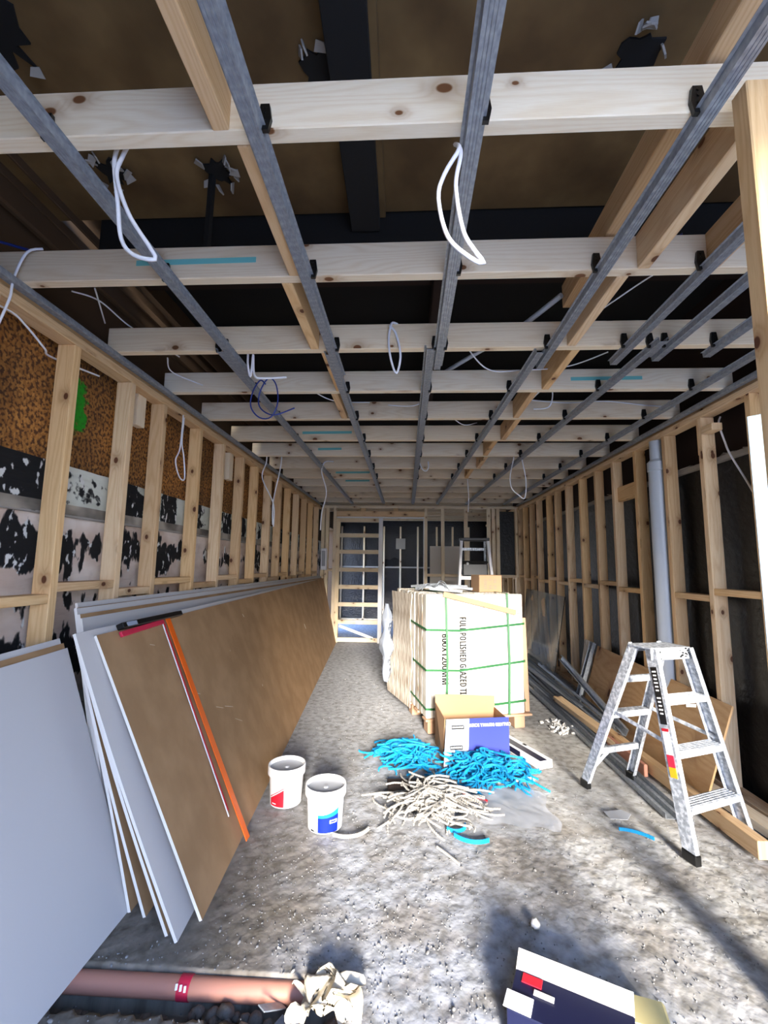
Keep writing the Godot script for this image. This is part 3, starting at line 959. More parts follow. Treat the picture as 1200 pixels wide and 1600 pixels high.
func build_boards() -> void:
	var grp := "plasterboard sheets leaning on the left wall"
	# six back sheets whose top edges alone show
	var back := [[0.0, -1.97, 1.15, 0.0], [0.022, -1.985, 1.165, 0.01], [0.044, -1.99, 1.19, 0.0], [0.066, -2.02, 1.19, 0.02], [0.088, -2.05, 1.21, 0.0]]
	var place := ["behind the fanned sheets, lowest of those showing only a top edge", "second of the upright ones showing only a top edge behind the fan", "third of the upright ones showing only a top edge behind the fan", "fourth of the upright ones, next to the hindmost", "hindmost and highest, its top edge nearest the studs"]
	for i in 5:
		var b: Array = back[i]
		sheet([V(-1.2 - b[0] * 0.9, 0.0, b[1]), V(-1.462 - b[0], b[2], b[1]), V(-1.34 - b[0] * 0.8, 0, -8.2), V(-1.565 - b[0] * 0.5, b[2] + 0.01, -8.2)], 0.013, 0.0, M.board_brown if i % 2 else M.board_grey, "plasterboard sheet " + place[i], grp)
	sheet([V(-1.105, 0, -1.92), V(-1.392, 1.095, -1.85), V(-1.33, 0, -8.2), V(-1.562, 1.16, -8.2)], 0.012, -0.01, M.board_brown, "brown plasterboard sheet at the back of the open fan, next to the big grey sheet", grp)
	sheet([V(-1.03, 0, -1.90), V(-1.38, 1.1, -1.835), V(-1.318, 0, -8.2), V(-1.56, 1.165, -8.2)], 0.012, 0.012, M.board_brown, "brown plasterboard sheet second from the back of the open fan", grp)
	sheet([V(-0.895, 0, -1.82), V(-1.368, 1.105, -1.82), V(-1.306, 0, -8.2), V(-1.557, 1.165, -8.2)], 0.012, 0.014, M.board_brown, "brown plasterboard sheet in the fan, close behind the pale-faced one", grp)
	sheet([V(-0.845, 0, -1.795), V(-1.358, 1.109, -1.8), V(-1.295, 0, -8.22), V(-1.556, 1.168, -8.22)], 0.012, 0.012, M.board_grey, "pale grey faced plasterboard sheet showing a strip beside the front brown sheet", grp)
	var front := [V(-0.80, 0, -1.9), V(-1.338, 1.087, -1.9), V(-1.283, 0, -8.25), V(-1.552, 1.17, -8.25)]
	var f := sheet(front, 0.012, 0.0, M.board_brown, "front brown plasterboard sheet with scratches, the T-square leaning on it", grp)
	var g := Geo.new()
	for q in [[0.605, 0.576, 0.13, 0.022, -0.3], [0.277, 0.894, 0.05, 0.008, 0.4], [0.2, 0.72, 0.012, 0.004, 0.2], [0.3, 0.55, 0.02, 0.004, -0.6], [0.13, 0.5, 0.09, 0.0025, 1.2], [0.15, 0.47, 0.12, 0.0025, 1.25], [0.16, 0.38, 0.1, 0.002, 1.1], [0.06, 0.9, 0.06, 0.002, 1.3], [0.26, 0.42, 0.015, 0.006, 0.0], [0.1, 0.62, 0.08, 0.002, 1.2]]:
		var p := sheet_point(front, q[0], q[1], 0.0)
		var zx: Vector3 = ((front[1] as Vector3) - front[0]).normalized()
		var zz: Vector3 = ((front[2] as Vector3) - front[0]).normalized()
		var m := zx.rotated(zz.cross(zx).normalized(), q[4])
		g = Geo.new()
		g.box(Transform3D(Basis(m, zz.cross(zx).normalized(), m.cross(zz.cross(zx)).normalized()), p), V(q[2], 0.0016, q[3]), 0.0004)
		obj("scratch", g, M.scuff, f)
	# the big pale stack running out of the picture towards the street
	for i in 3:
		var w := i * 0.02
		sheet([V(-1.115 - w, 0, 0.3), V(-1.5 - w, 0.915 + w, 0.3), V(-1.118 - w, 0, -1.955), V(-1.505 - w, 1.022 + w, -1.955)], 0.013, 0.0, [M.board_grey, M.board_brown, M.board_grey][i], ["big pale grey plasterboard sheet filling the lower left corner", "plasterboard sheet right behind the big grey one, only its top edge showing", "hindmost sheet behind the big grey one, only its top edge showing"][i], "plasterboard sheets at the lower left corner")
	# drywall T-square
	var zz2: Vector3 = ((front[2] as Vector3) - front[0]).normalized()
	var out := zz2.cross(((front[1] as Vector3) - front[0]).normalized()).normalized()
	if out.x < 0:
		out = -out
	var t := thing("drywall_square", "orange drywall T-square leaning on the front brown sheet", "T-square", V(-0.82, 0, -2.42))
	var p0 := V(-0.815, -0.0, -2.42) + out * 0.012
	var p1 := sheet_point(front, 0.092, 1.01, 0.0) + out * 0.012
	obj("blade", bar(p0, p1, 0.05, 0.005, out, 0.001), M.orange, t)
	obj("edge_strip", bar(sheet_point(front, 0.0755, 0.14, 0.0) + out * 0.009, sheet_point(front, 0.084, 0.985, 0.0) + out * 0.009, 0.012, 0.006, out, 0.001), M.red, t)
	obj("ruler_edge", bar(sheet_point(front, 0.0735, 0.12, 0.0) + out * 0.009, sheet_point(front, 0.082, 0.985, 0.0) + out * 0.009, 0.006, 0.005, out, 0.001), M.paper_white, t)
	obj("head", bar(sheet_point(front, 0.0235, 1.008, 0.0) + out * 0.014, sheet_point(front, 0.115, 1.002, 0.0) + out * 0.014, 0.028, 0.035, out, 0.003), M.black_plastic, t)
	obj("head_face", bar(sheet_point(front, 0.022, 0.978, 0.0) + out * 0.012, sheet_point(front, 0.083, 0.985, 0.0) + out * 0.012, 0.026, 0.014, out, 0.002), M.pink_red, t)
	obj("sticker", bar(sheet_point(front, 0.028, 1.008, 0.0) + out * 0.033, sheet_point(front, 0.041, 1.007, 0.0) + out * 0.033, 0.02, 0.001, out, 0.0003), M.box_grey, t)


func lettering(text: String, height: float, m: Material, xf: Transform3D, parent: Node3D, squeeze := 1.0, bold := false) -> void:
	var tm := TextMesh.new()
	var sf := SystemFont.new()
	sf.font_names = PackedStringArray(["Droid Sans"])
	if bold:
		sf.font_weight = 700
	tm.font = sf
	tm.font_size = 32
	tm.pixel_size = height / 23.0
	tm.depth = 0.002
	tm.text = text
	var o := MeshInstance3D.new()
	o.name = numbered(parent, "lettering")
	o.mesh = tm
	o.material_override = m
	parent.add_child(o, true)
	o.transform = world_of(parent).affine_inverse() * xf * Transform3D(Basis.from_scale(V(squeeze, 1, 1)), Vector3.ZERO)


func world_of(n: Node) -> Transform3D:
	return Transform3D.IDENTITY if n == self or not n is Node3D else world_of(n.get_parent()) * (n as Node3D).transform


func build_pallet() -> void:
	var yaw := 0.262
	var o := V(0.175, 0.0, -3.95)
	var B3 := Basis.from_euler(V(0, yaw, 0))
	var P := func(x: float, y: float, d: float) -> Vector3: return o + B3 * V(x, y, -d)
	var wood: Material = M.pallet_wood
	var pal := thing("pallet", "rough timber pallet under the strapped tile cartons", "pallet", o)
	var W := 0.92
	for d in [0.06, 0.55, 1.02]:
		for x in [0.06, 0.46, 0.86]:
			var g := Geo.new()
			g.box(Transform3D(B3, P.call(x, 0.05, d)), V(0.1, 0.1, 0.12), 0.006)
			obj("foot_block", g, wood, pal)
	for d in [0.05, 0.3, 0.55, 0.8, 1.04]:
		obj("deck_board", bar(P.call(-0.01, 0.108, d), P.call(0.98, 0.108, d), 0.11, 0.018), wood, pal)
	# cartons: rows of slabs standing on edge, two columns
	var rows := 9
	for i in rows:
		var th := 1.08 / rows
		var d0: float = 0.01 + i * th
		for c in 2:
			var x0: float = 0.0 if c == 0 else 0.548
			var x1: float = 0.545 if c == 0 else W
			var h: float = 1.045 - (0.006 if i % 3 == 1 else 0.0) - (0.0 if c == 0 else 0.004 * (i % 2))
			if i == 0:
				h = 1.045
			var g := Geo.new()
			g.box(Transform3D(B3, P.call((x0 + x1) / 2 + rng.randf_range(-0.006, 0.006) * float(i > 0), 0.118 + h / 2, d0 + th / 2)), V(x1 - x0, h, th - 0.014), 0.008)
			var lab := ""
			if i == 0:
				lab = "front left white tile carton on the pallet, with big black sideways lettering" if c == 0 else "front right white tile carton on the pallet, with rows of small printed marks"
			else:
				lab = "tile carton on edge, %s row from the front, %s column of the stack" % [ORD[i], "left" if c == 0 else "right"]
			var t := thing("tile_carton", lab, "carton", P.call((x0 + x1) / 2, 0.118, d0 + th / 2), ("tile cartons behind the front row, left" if c == 0 else "tile cartons behind the front row, right") if i > 0 else "")
			var body := obj("carton", g, M.carton_white if i % 3 == 0 else M.carton_side, t)
			if i == 0 and c == 0:
				var face := Basis.from_euler(V(0, yaw, 0)) * Basis.from_euler(V(0, 0, -PI / 2))
				for k in 2:
					lettering("FULL POLISHED GLAZED TI", 0.06, M.ink, Transform3D(face, P.call(0.335, 0.635 + 0.0022 * k, 0.0135)), body, 0.63, true)
				for k in 2:
					lettering("600X1200MM", 0.06, M.ink, Transform3D(face, P.call(0.17, 0.605 + 0.002 * k, 0.0135)), body, 0.82, true)
				obj("edge_seam", bar(P.call(0.045, 0.13, 0.0125), P.call(0.045, 1.155, 0.0125), 0.004, 0.003, Vector3.BACK, 0.001), M.ink_pale, t)
				obj("edge_seam", bar(P.call(0.01, 1.11, 0.0125), P.call(0.54, 1.11, 0.0125), 0.003, 0.003, Vector3.BACK, 0.001), M.ink_pale, t)
				var ring := Geo.new()
				ring.sweep(curve([P.call(0.1, 1.02, 0.011), P.call(0.12, 1.035, 0.011), P.call(0.14, 1.02, 0.015), P.call(0.12, 1.005, 0.015), P.call(0.1, 1.02, 0.011)], 0.006), circle(0.0015, 5))
				obj("recycling_mark", ring, M.ink_pale, t)
			if i == 0 and c == 1:
				var mk := Geo.new()
				for q in [[0.99, 0.56, 0.9], [0.955, 0.56, 0.9], [0.93, 0.56, 0.9]]:
					var x: float = q[1] + 0.015
					while x < q[2]:
						mk.box(Transform3D(B3, P.call(x, q[0], 0.0105)), V(0.006, 0.012, 0.002), 0.0005)
						x += rng.randf_range(0.014, 0.024)
				for q in [[1.125, 0.62, 0.88], [1.09, 0.56, 0.72], [1.06, 0.78, 0.9], [0.3, 0.62, 0.85], [0.22, 0.58, 0.7], [0.16, 0.66, 0.88]]:
					var x: float = q[1]
					while x < q[2]:
						mk.box(Transform3D(B3 * Basis.from_euler(V(0, 0, 0.08)), P.call(x, q[0] + rng.randf_range(-0.004, 0.004), 0.0105)), V(rng.randf_range(0.01, 0.04), 0.004, 0.002), 0.0005)
						x += rng.randf_range(0.04, 0.07)
				obj("printed_marks", mk, M.ink_pale, t)
				obj("edge_seam", bar(P.call(0.59, 0.13, 0.0125), P.call(0.59, 1.155, 0.0125), 0.0025, 0.003, Vector3.BACK, 0.001), M.ink_pale, t)
	# straps
	var st := thing("strapping", "green plastic straps tied round the tile cartons on the pallet", "strapping", P.call(0.46, 0.12, 0.5))
	for y in [[0.86, 0.9], [0.52, 0.57], [0.2, 0.23]]:
		var pts := PackedVector3Array([P.call(W + 0.006, y[1], 1.1), P.call(W + 0.006, y[1], 0.004), P.call(W, y[1], 0.001), P.call(0.3, y[0] - 0.012, 0.0), P.call(0.0, y[0], 0.001), P.call(-0.008, y[0] + 0.002, 0.006), P.call(-0.012, y[0] + 0.05, 1.1)])
		var g := Geo.new()
		g.sweep(pts, PackedVector2Array([Vector2(-0.0015, -0.0095), Vector2(0.0015, -0.0095), Vector2(0.0015, 0.0095), Vector2(-0.0015, 0.0095)]), false)
		obj("strap", g, M.strap_green, st)
	for x in [0.175, 0.76]:
		var g := Geo.new()
		g.sweep(PackedVector3Array([P.call(x, 0.1, -0.001), P.call(x + 0.012, 0.6, -0.002), P.call(x, 1.165, 0.002), P.call(x, 1.172, 0.01), P.call(x, 1.172, 1.05)]), PackedVector2Array([Vector2(-0.0095, -0.0015), Vector2(0.0095, -0.0015), Vector2(0.0095, 0.0015), Vector2(-0.0095, 0.0015)]), false, Vector3.BACK)
		obj("strap", g, M.strap_green, st)
	var g2 := bar(P.call(0.15, 1.165, -0.006), P.call(0.84, 1.0, -0.006), 0.004, 0.045, Vector3.UP, 0.001)
	tag(obj("cardboard_strip", g2, M.cardboard), "brown cardboard strip slanting across the top of the front cartons", "cardboard")
	g2 = bar(P.call(W + 0.03, 0.13, 0.03), P.call(W + 0.01, 0.95, 0.03), 0.04, 0.02, Vector3.BACK, 0.002)
	tag(obj("corner_board", g2, M.pallet_wood), "thin upright wooden edge board on the right side of the tile cartons", "edge board")
	# wavy cardboard guard on the left side
	var fr := []
	var bk := []
	var uv := []
	for i in 15:
		var a := PackedVector3Array()
		var b := PackedVector3Array()
		var c := PackedVector2Array()
		var y := 0.08 + 1.06 * i / 14.0
		for j in 5:
			var d := 0.42 + 0.16 * j + 0.04 * sin(y * 9.0)
			var x := -0.02 - 0.012 * j - 0.03 * sin(y * 5.0 + 0.6) * float(j) / 4.0
			a.append(P.call(x, y, d)); b.append(P.call(x - 0.006, y, d)); c.append(Vector2(d, y))
		fr.append(a); bk.append(b); uv.append(c)
	var gg := Geo.new()
	gg.grid(fr, uv, Vector3.RIGHT)
	gg.grid(bk, uv, Vector3.LEFT)
	for i in 14:
		gg.quad(fr[i][0], fr[i + 1][0], bk[i + 1][0], bk[i][0], Vector3.BACK)
		gg.quad(fr[i][4], fr[i + 1][4], bk[i + 1][4], bk[i][4], Vector3.FORWARD)
	tag(obj("cardboard_guard", gg, M.carton_side), "wavy grey cardboard sheet wrapped on the left side of the tile stack", "cardboard")
	# crumpled film hanging at the left rear of the pallet
	gg = Geo.new()
	var pr := []
	var pu := []
	for i in 20:
		var a := PackedVector3Array()
		var b := PackedVector2Array()
		var y := 0.2 + 0.8 * i / 19.0
		for j in 17:
			var an := TAU * j / 16.0
			var r := (0.1 + 0.03 * sin(i * 0.9)) * (0.75 + 0.4 * fn.get_noise_2d(cos(an) * 1.4 + 3.0, sin(an) * 1.4 + y * 3.0))
			r *= 0.35 + 0.65 * sin(PI * clampf(i / 19.0 * 0.9 + 0.05, 0, 1))
			a.append(P.call(-0.14 + cos(an) * r * 0.7, y, 0.98 + sin(an) * r * 1.3)); b.append(Vector2(j, i))
		pr.append(a); pu.append(b)
	gg.grid(pr, pu, V(-0.3, 0.2, 1))
	tag(obj("plastic_wrap", gg, M.wrap_film), "crumpled clear plastic wrap hanging beside the left rear of the pallet", "plastic wrap")
	# things on top
	var so := thing("steel_offcuts", "tangle of short steel channel offcuts on top of the tile cartons", "steel offcuts", P.call(0.3, 1.165, 0.35))
	var cs := PackedVector2Array([Vector2(-0.02, -0.011), Vector2(0.02, -0.011), Vector2(0.02, 0.011), Vector2(0.018, 0.011), Vector2(0.018, -0.009), Vector2(-0.018, -0.009), Vector2(-0.018, 0.011), Vector2(-0.02, 0.011)])
	for q in [[0.12, 0.02, 0.3, 0.4, 0.0, 0.18], [0.1, 0.03, 0.42, 0.42, 0.03, 0.28], [0.15, 0.045, 0.5, 0.5, 0.04, 0.3], [0.02, 0.03, 0.55, 0.2, 0.06, 0.3], [0.22, 0.05, 0.4, 0.52, 0.02, 0.22], [0.3, 0.04, 0.6, 0.45, 0.02, 0.4], [0.0, 0.02, 0.3, 0.15, 0.05, 0.45]]:
		var g := Geo.new()
		g.sweep(PackedVector3Array([P.call(q[0], 1.178 + q[1], q[2]), P.call(q[3], 1.178 + q[4], q[5])]), cs, false)
		obj("offcut", g, M.galv, so)
	for q in [[0.06, 0.05, 0.35], [0.22, 0.07, 0.45], [0.16, 0.06, 0.3]]:
		obj("bent_strip", cable([P.call(q[0], 1.18, q[2]), P.call(q[0] + 0.03, 1.19 + q[1], q[2] - 0.05), P.call(q[0] + 0.1, 1.18 + q[1], q[2]), P.call(q[0] + 0.12, 1.185, q[2] - 0.1)], 0.005), M.galv, so)
	var cb := thing("carton", "small brown cardboard carton on top of the right tile cartons", "carton", P.call(0.72, 1.165, 0.35), "", yaw)
	var g3 := Geo.new()
	g3.box(Transform3D(B3, P.call(0.72, 1.248, 0.35)), V(0.235, 0.163, 0.2), 0.004)
	obj("carton", g3, M.cardboard, cb)
	g3 = Geo.new()
	for i in 5:
		for j in 3:
			if rng.randf() < 0.8:
				g3.box(Transform3D(B3, P.call(0.665 + j * 0.05, 1.205 + i * 0.02, 0.2485)), V(0.03, 0.006, 0.002), 0.0005)
	obj("printed_marks", g3, M.ink_pale, cb)


# a rail of C section between two points; its open side looks along "open"
func rail(p: Vector3, q: Vector3, depth: float, wide: float, open: Vector3) -> Geo:
	var g := Geo.new()
	var x := (q - p).normalized()
	var z := (open - x * open.dot(x)).normalized()
	var y := z.cross(x).normalized()
	var t := 0.004
	var b := Basis(x, y, z)
	var l := p.distance_to(q)
	g.box(Transform3D(b, (p + q) / 2 - z * (wide / 2 - t / 2)), V(l, depth, t), 0.001)
	for s in [-1.0, 1.0]:
		g.box(Transform3D(b, (p + q) / 2 + y * s * (depth / 2 - t / 2)), V(l, t, wide), 0.001)
	return g


func build_stepladder() -> void:
	var t := thing("stepladder", "paint-splashed aluminium platform stepladder standing at right", "stepladder", V(1.46, 0, -2.85))
	var c := V(1.452, 0.965, -2.715)
	var r := V(0.955, 0, -0.297)
	var f := V(0.297, 0, 0.955)
	var top := Geo.new()
	top.box(Transform3D(Basis(r, Vector3.UP, -f), c), V(0.27, 0.012, 0.17), 0.003)
	top.box(Transform3D(Basis(r, Vector3.UP, -f), c + f * 0.083 - V(0, 0.028, 0)), V(0.28, 0.062, 0.01), 0.003)
	top.box(Transform3D(Basis(r, Vector3.UP, -f), c - f * 0.083 - V(0, 0.02, 0)), V(0.26, 0.04, 0.008), 0.003)
	obj("platform", top, M.alu, t)
	var splash := Geo.new()
	for i in 26:
		var sx := rng.randf_range(0.05, 0.13) if i % 3 else rng.randf_range(-0.13, -0.06)
		splash.prism(circle(rng.randf_range(0.002, 0.009), 7, rng.randf_range(0.002, 0.006)), 0.002, Transform3D(Basis(r, Vector3.UP, -f), c + r * sx + f * 0.089 + V(0, rng.randf_range(-0.055, 0.0), 0)))
	obj("paint_splash", splash, M.near_black, t)
	var fl_t := c - r * 0.118 + f * 0.07
	var fr_t := c + r * 0.118 + f * 0.07
	var fl_b := V(1.385, 0.035, -2.41)
	var fr_b := V(1.785, 0.035, -2.605)
	var rl_t := c - r * 0.115 - f * 0.06
	var rr_t := c + r * 0.09 - f * 0.06
	var rl_b := V(1.165, 0.035, -3.13)
	var rr_b := V(1.52, 0.035, -3.27)
	for q in [[fl_t, fl_b, 1.0], [fr_t, fr_b, -1.0]]:
		obj("front_rail", rail(q[0], q[1], 0.074, 0.026, r * q[2]), M.alu, t)
	for q in [[rl_t, rl_b, 1.0], [rr_t, rr_b, -1.0]]:
		obj("rear_rail", rail(q[0], q[1], 0.06, 0.025, r * q[2]), M.alu, t)
	for q in [[fl_b, 0.07], [fr_b, 0.07], [rl_b, 0.055], [rr_b, 0.055]]:
		var g := Geo.new()
		g.box(Transform3D(Basis(r, Vector3.UP, -f), V(q[0].x, 0.024, q[0].z)), V(0.036, 0.05, q[1] + 0.012), 0.005)
		obj("rubber_foot", g, M.black_plastic, t)
	for y in [0.235, 0.475, 0.72]:
		var a: Vector3 = fl_b.lerp(fl_t, (y - 0.035) / (fl_t.y - 0.035))
		var b: Vector3 = fr_b.lerp(fr_t, (y - 0.035) / (fr_t.y - 0.035))
		var x := (b - a).normalized()
		var z := x.cross(Vector3.UP).normalized()
		var g := Geo.new()
		var xf := Transform3D(Basis(x, Vector3.UP, z), (a + b) / 2)
		g.box(xf, V(a.distance_to(b) - 0.02, 0.006, 0.085), 0.002)
		g.box(xf * at(V(0, -0.02, -0.042)), V(a.distance_to(b) - 0.02, 0.042, 0.006), 0.002)
		g.box(xf * at(V(0, -0.014, 0.042)), V(a.distance_to(b) - 0.02, 0.03, 0.006), 0.002)
		for k in 5:
			g.box(xf * at(V(0, 0.004, -0.032 + k * 0.016)), V(a.distance_to(b) - 0.024, 0.003, 0.004), 0.001)
		obj("step", g, M.alu, t)
	for y in [0.26, 0.52, 0.75]:
		var a: Vector3 = rl_b.lerp(rl_t, (y - 0.035) / (rl_t.y - 0.035))
		var b: Vector3 = rr_b.lerp(rr_t, (y - 0.035) / (rr_t.y - 0.035))
		var g := bar(a, b, 0.07 if y > 0.4 and y < 0.6 else 0.03, 0.036)
		obj("rear_brace", g, M.alu, t)
	var g0 := bar(rl_b.lerp(rl_t, 0.07), rl_b.lerp(rl_t, 0.24) + r * 0.1, 0.004, 0.02)
	obj("corner_brace", g0, M.alu, t)
	obj("corner_brace", bar(fl_b.lerp(fl_t, 0.12), fl_b.lerp(fl_t, 0.2) + r * 0.07, 0.02, 0.004), M.alu, t)
	obj("spreader", bar(fl_b.lerp(fl_t, 0.5), rl_b.lerp(rl_t, 0.55), 0.004, 0.022), M.alu, t)
	obj("spreader", bar(fr_b.lerp(fr_t, 0.5), rr_b.lerp(rr_t, 0.55), 0.004, 0.022), M.alu, t)
	# stickers on the outside of the left front rail, facing the viewer
	var along := (fl_b - fl_t).normalized()
	var away := (-r - along * (-r).dot(along)).normalized()
	var sd := away.cross(along).normalized()
	var mid := func(s: float) -> Vector3: return fl_t.lerp(fl_b, s) + away * 0.0142
	var sb := Basis(along, sd, away)
	var lrail := t.get_node("front_rail")
	for q in [["black_sticker", 0.1, 0.4, 0.042, M.black_plastic], ["red_sticker", 0.42, 0.435, 0.042, M.red], ["paper_sticker", 0.435, 0.55, 0.042, M.paper_white], ["red_sticker", 0.55, 0.61, 0.043, M.pink_red], ["yellow_sticker", 0.61, 0.66, 0.043, M.warning_yellow]]:
		var g := Geo.new()
		g.box(Transform3D(sb, mid.call((q[1] + q[2]) / 2)), V(fl_t.distance_to(fl_b) * (q[2] - q[1]), q[3], 0.002), 0.0008)
		obj(q[0], g, q[4], lrail)
	for k in 11:
		var g := Geo.new()
		g.box(Transform3D(sb, mid.call(0.125 + 0.02 * k + (0.02 if k > 5 else 0.0)) + away * 0.0014), V(0.008, 0.02 if k % 3 else 0.026, 0.0012), 0.0004)
		obj("sticker_mark", g, M.paper_white, lrail)
	obj("step_sticker", one_box(fl_b.lerp(fr_b, 0.5).lerp(fl_t.lerp(fr_t, 0.5), 0.72) + f * 0.052 + V(0, -0.02, 0), V(0.05, 0.015, 0.003)), M.paper_white, t)

	# a second ladder behind the pallet with a black case on it
	var b := thing("stepladder", "white-edged stepladder standing behind the tile pallet", "stepladder", V(0.93, 0, -6.3))
	for x in [0.755, 1.115]:
		var s := signf(x - 0.93)
		obj("front_rail", bar(V(x + s * 0.13, 0, -5.95), V(x, 1.79, -6.25), 0.035, 0.07, Vector3.BACK), M.paper_white, b)
		obj("rear_rail", bar(V(x + s * 0.08, 0, -6.9), V(x - s * 0.02, 1.77, -6.35), 0.025, 0.05, Vector3.BACK), M.alu, b)
	obj("platform", one_box(V(0.935, 1.79, -6.29), V(0.4, 0.04, 0.2), 0.006), M.black_plastic, b)
	for y in [1.26, 0.95, 0.64, 0.33]:
		obj("step", one_box(V(0.935, y, -6.27 + (1.79 - y) * 0.17), V(0.41 + (1.26 - y) * 0.12, 0.05, 0.09), 0.004), M.paper_white, b)
	obj("rear_brace", one_box(V(0.935, 1.66, -6.4), V(0.34, 0.04, 0.02)), M.alu, b)
	var bc := thing("tool_case", "black tool case on the stepladder behind the pallet", "tool case", V(0.935, 1.28, -6.24))
	obj("case", one_box(V(0.935, 1.37, -6.25), V(0.34, 0.17, 0.1), 0.012), M.black_plastic, bc)
	obj("lid", one_box(V(0.935, 1.475, -6.25), V(0.35, 0.035, 0.11), 0.008), M.near_black, bc)
	obj("latch", one_box(V(0.83, 1.45, -6.195), V(0.03, 0.04, 0.012), 0.003), M.bucket_lid, bc)


func build_right_side() -> void:
	# plywood sheet leaning low on the studs
	var g := Geo.new()
	var a := V(1.83, 0.0, -3.0)
	var b := V(2.015, 0.57, -2.98)
	var c := V(1.86, 0.0, -4.98)
	var d := V(2.015, 0.6, -4.93)
	var nn := (b - a).cross(c - a).normalized()
	if nn.x > 0: nn = -nn
	g.quad(a, c, d, b, nn, Rect2(0, 0.1, 2.0, 0.6))
	g.quad(a - nn * 0.012, c - nn * 0.012, d - nn * 0.012, b - nn * 0.012, -nn, Rect2(0, 0.1, 2.0, 0.6))
	for q in [[a, b], [b, d], [d, c], [c, a]]:
		var mid: Vector3 = (q[0] + q[1]) / 2 - (a + b + c + d) / 4
		g.quad(q[0], q[1], q[1] - nn * 0.012, q[0] - nn * 0.012, mid)
	tag(obj("plywood_sheet", g, M.plywood), "knotty plywood sheet leaning low against the right studs behind the stepladder", "plywood")
	g = Geo.new()
	g.box(turned(V(1.965, 0.31, -5.14), 0.05, 0, -0.17), V(0.012, 0.62, 0.22), 0.002)
	tag(obj("board_offcut", g, M.carton_side), "narrow dull board offcut leaning just beyond the plywood sheet", "board")
	g = Geo.new()
	g.sweep(PackedVector3Array([V(1.8, 0.02, -4.98), V(1.99, 0.62, -4.99)]), PackedVector2Array([Vector2(-0.035, -0.02), Vector2(0.035, -0.02), Vector2(0.035, 0.02), Vector2(0.032, 0.02), Vector2(0.032, -0.017), Vector2(-0.032, -0.017), Vector2(-0.032, 0.02), Vector2(-0.035, 0.02)]), false)
	tag(obj("steel_stud_offcut", g, M.galv), "upright steel stud offcut at the far edge of the plywood sheet", "steel offcut")
	# tinted glass sheet
	g = Geo.new()
	g.quad(V(1.85, 0.01, -5.89), V(2.02, 1.045, -5.88), V(2.02, 1.06, -7.7), V(1.85, 0.01, -7.7), Vector3.LEFT)
	tag(obj("glass_sheet", g, M.tinted_glass), "tinted glass sheet leaning on the right studs beyond the plywood", "glass sheet")
	g = Geo.new()
	g.box(bar_xf(V(1.85, 0.01, -5.885), V(2.02, 1.045, -5.875), Vector3.BACK), V(1.05, 0.004, 0.008), 0.001)
	tag(obj("glass_edge_trim", g, M.near_black), "dark edge trim along the near side of the tinted glass sheet", "trim")
	for q in [[1.72, -6.4, 1.98, -6.75, "plank leaning slantwise behind the tinted glass sheet, nearer the camera"], [1.78, -6.9, 1.99, -7.35, "plank leaning slantwise behind the tinted glass sheet, farther from the camera"]]:
		var t := thing("leaning_plank", q[4], "plank", V(q[0] + 0.14, 0, q[1]))
		obj("timber", bar(V(q[0] + 0.2, 0.0, q[1] + 0.2), V(q[2] + 0.02, 0.95, q[3]), 0.03, 0.1, Vector3.BACK), M.stud_wood1, t)
	# PVC pipe between the studs
	var p := thing("drain_pipe", "grey plastic drain pipe standing between the right studs", "pipe", V(2.06, 0, -3.72))
	g = Geo.new()
	g.lathe(PackedVector2Array([Vector2(0.0, 0.0), Vector2(0.068, 0.0), Vector2(0.068, 2.28), Vector2(0.05, 2.3), Vector2(0.05, 2.455), Vector2(0, 2.455)]), 28, V(2.045, 0, -3.68))
	obj("tube", g, M.pvc, p)
	g = Geo.new()
	g.lathe(PackedVector2Array([Vector2(0.068, 2.2), Vector2(0.074, 2.205), Vector2(0.074, 2.275), Vector2(0.068, 2.28)]), 28, V(2.045, 0, -3.68))
	obj("collar", g, M.pvc, p)
	g = Geo.new()
	g.box(turned(V(1.29, 0.974, -1.52), -0.785), V(0.225, 1.948, 0.014), 0.002)
	tag(obj("tall_board", g, M.white_sheet), "tall pale blue-white panel standing at the right edge of the picture", "panel")

	# timbers and steel on the floor
	var t1 := thing("floor_timber", "long squared timber on the floor under the stepladder, its cut end towards the camera", "timber", V(1.68, 0, -3.0))
	obj("timber", bar(V(1.735, 0.06, -2.42), V(1.66, 0.06, -3.95), 0.06, 0.085), M.stud_wood1, t1)
	var t2 := thing("floor_timber", "long flat timber running on along the floor towards the glass sheet", "timber", V(1.6, 0, -4.3))
	obj("timber", bar(V(1.655, 0.055, -3.7), V(1.58, 0.055, -4.93), 0.09, 0.045), M.stud_wood0, t2)
	g = Geo.new()
	g.box(bar_xf(V(1.635, 0.042, -3.3), V(1.62, 0.042, -3.85)), V(0.55, 0.08, 0.025), 0.004)
	tag(obj("reddish_offcut", g, M.terracotta), "reddish brown board offcut lying beside the long squared timber", "board")
	var t3 := thing("floor_timber", "pale timber lying at the foot of the nearest right stud", "timber", V(1.93, 0, -2.6))
	obj("timber", bar(V(1.98, 0.03, -2.3), V(1.9, 0.03, -3.35), 0.1, 0.05), M.joist_wood2, t3)
	var t4 := thing("floor_timber", "short pale block on the floor at the right edge of the picture", "timber", V(1.9, 0, -2.42))
	obj("timber", bar(V(1.86, 0.025, -2.52), V(2.05, 0.025, -2.45), 0.09, 0.045), M.joist_wood0, t4)
	var cs := PackedVector2Array([Vector2(-0.03, 0.0), Vector2(0.03, 0.0), Vector2(0.03, 0.03), Vector2(0.0285, 0.03), Vector2(0.0285, 0.0015), Vector2(-0.0285, 0.0015), Vector2(-0.0285, 0.03), Vector2(-0.03, 0.03)])
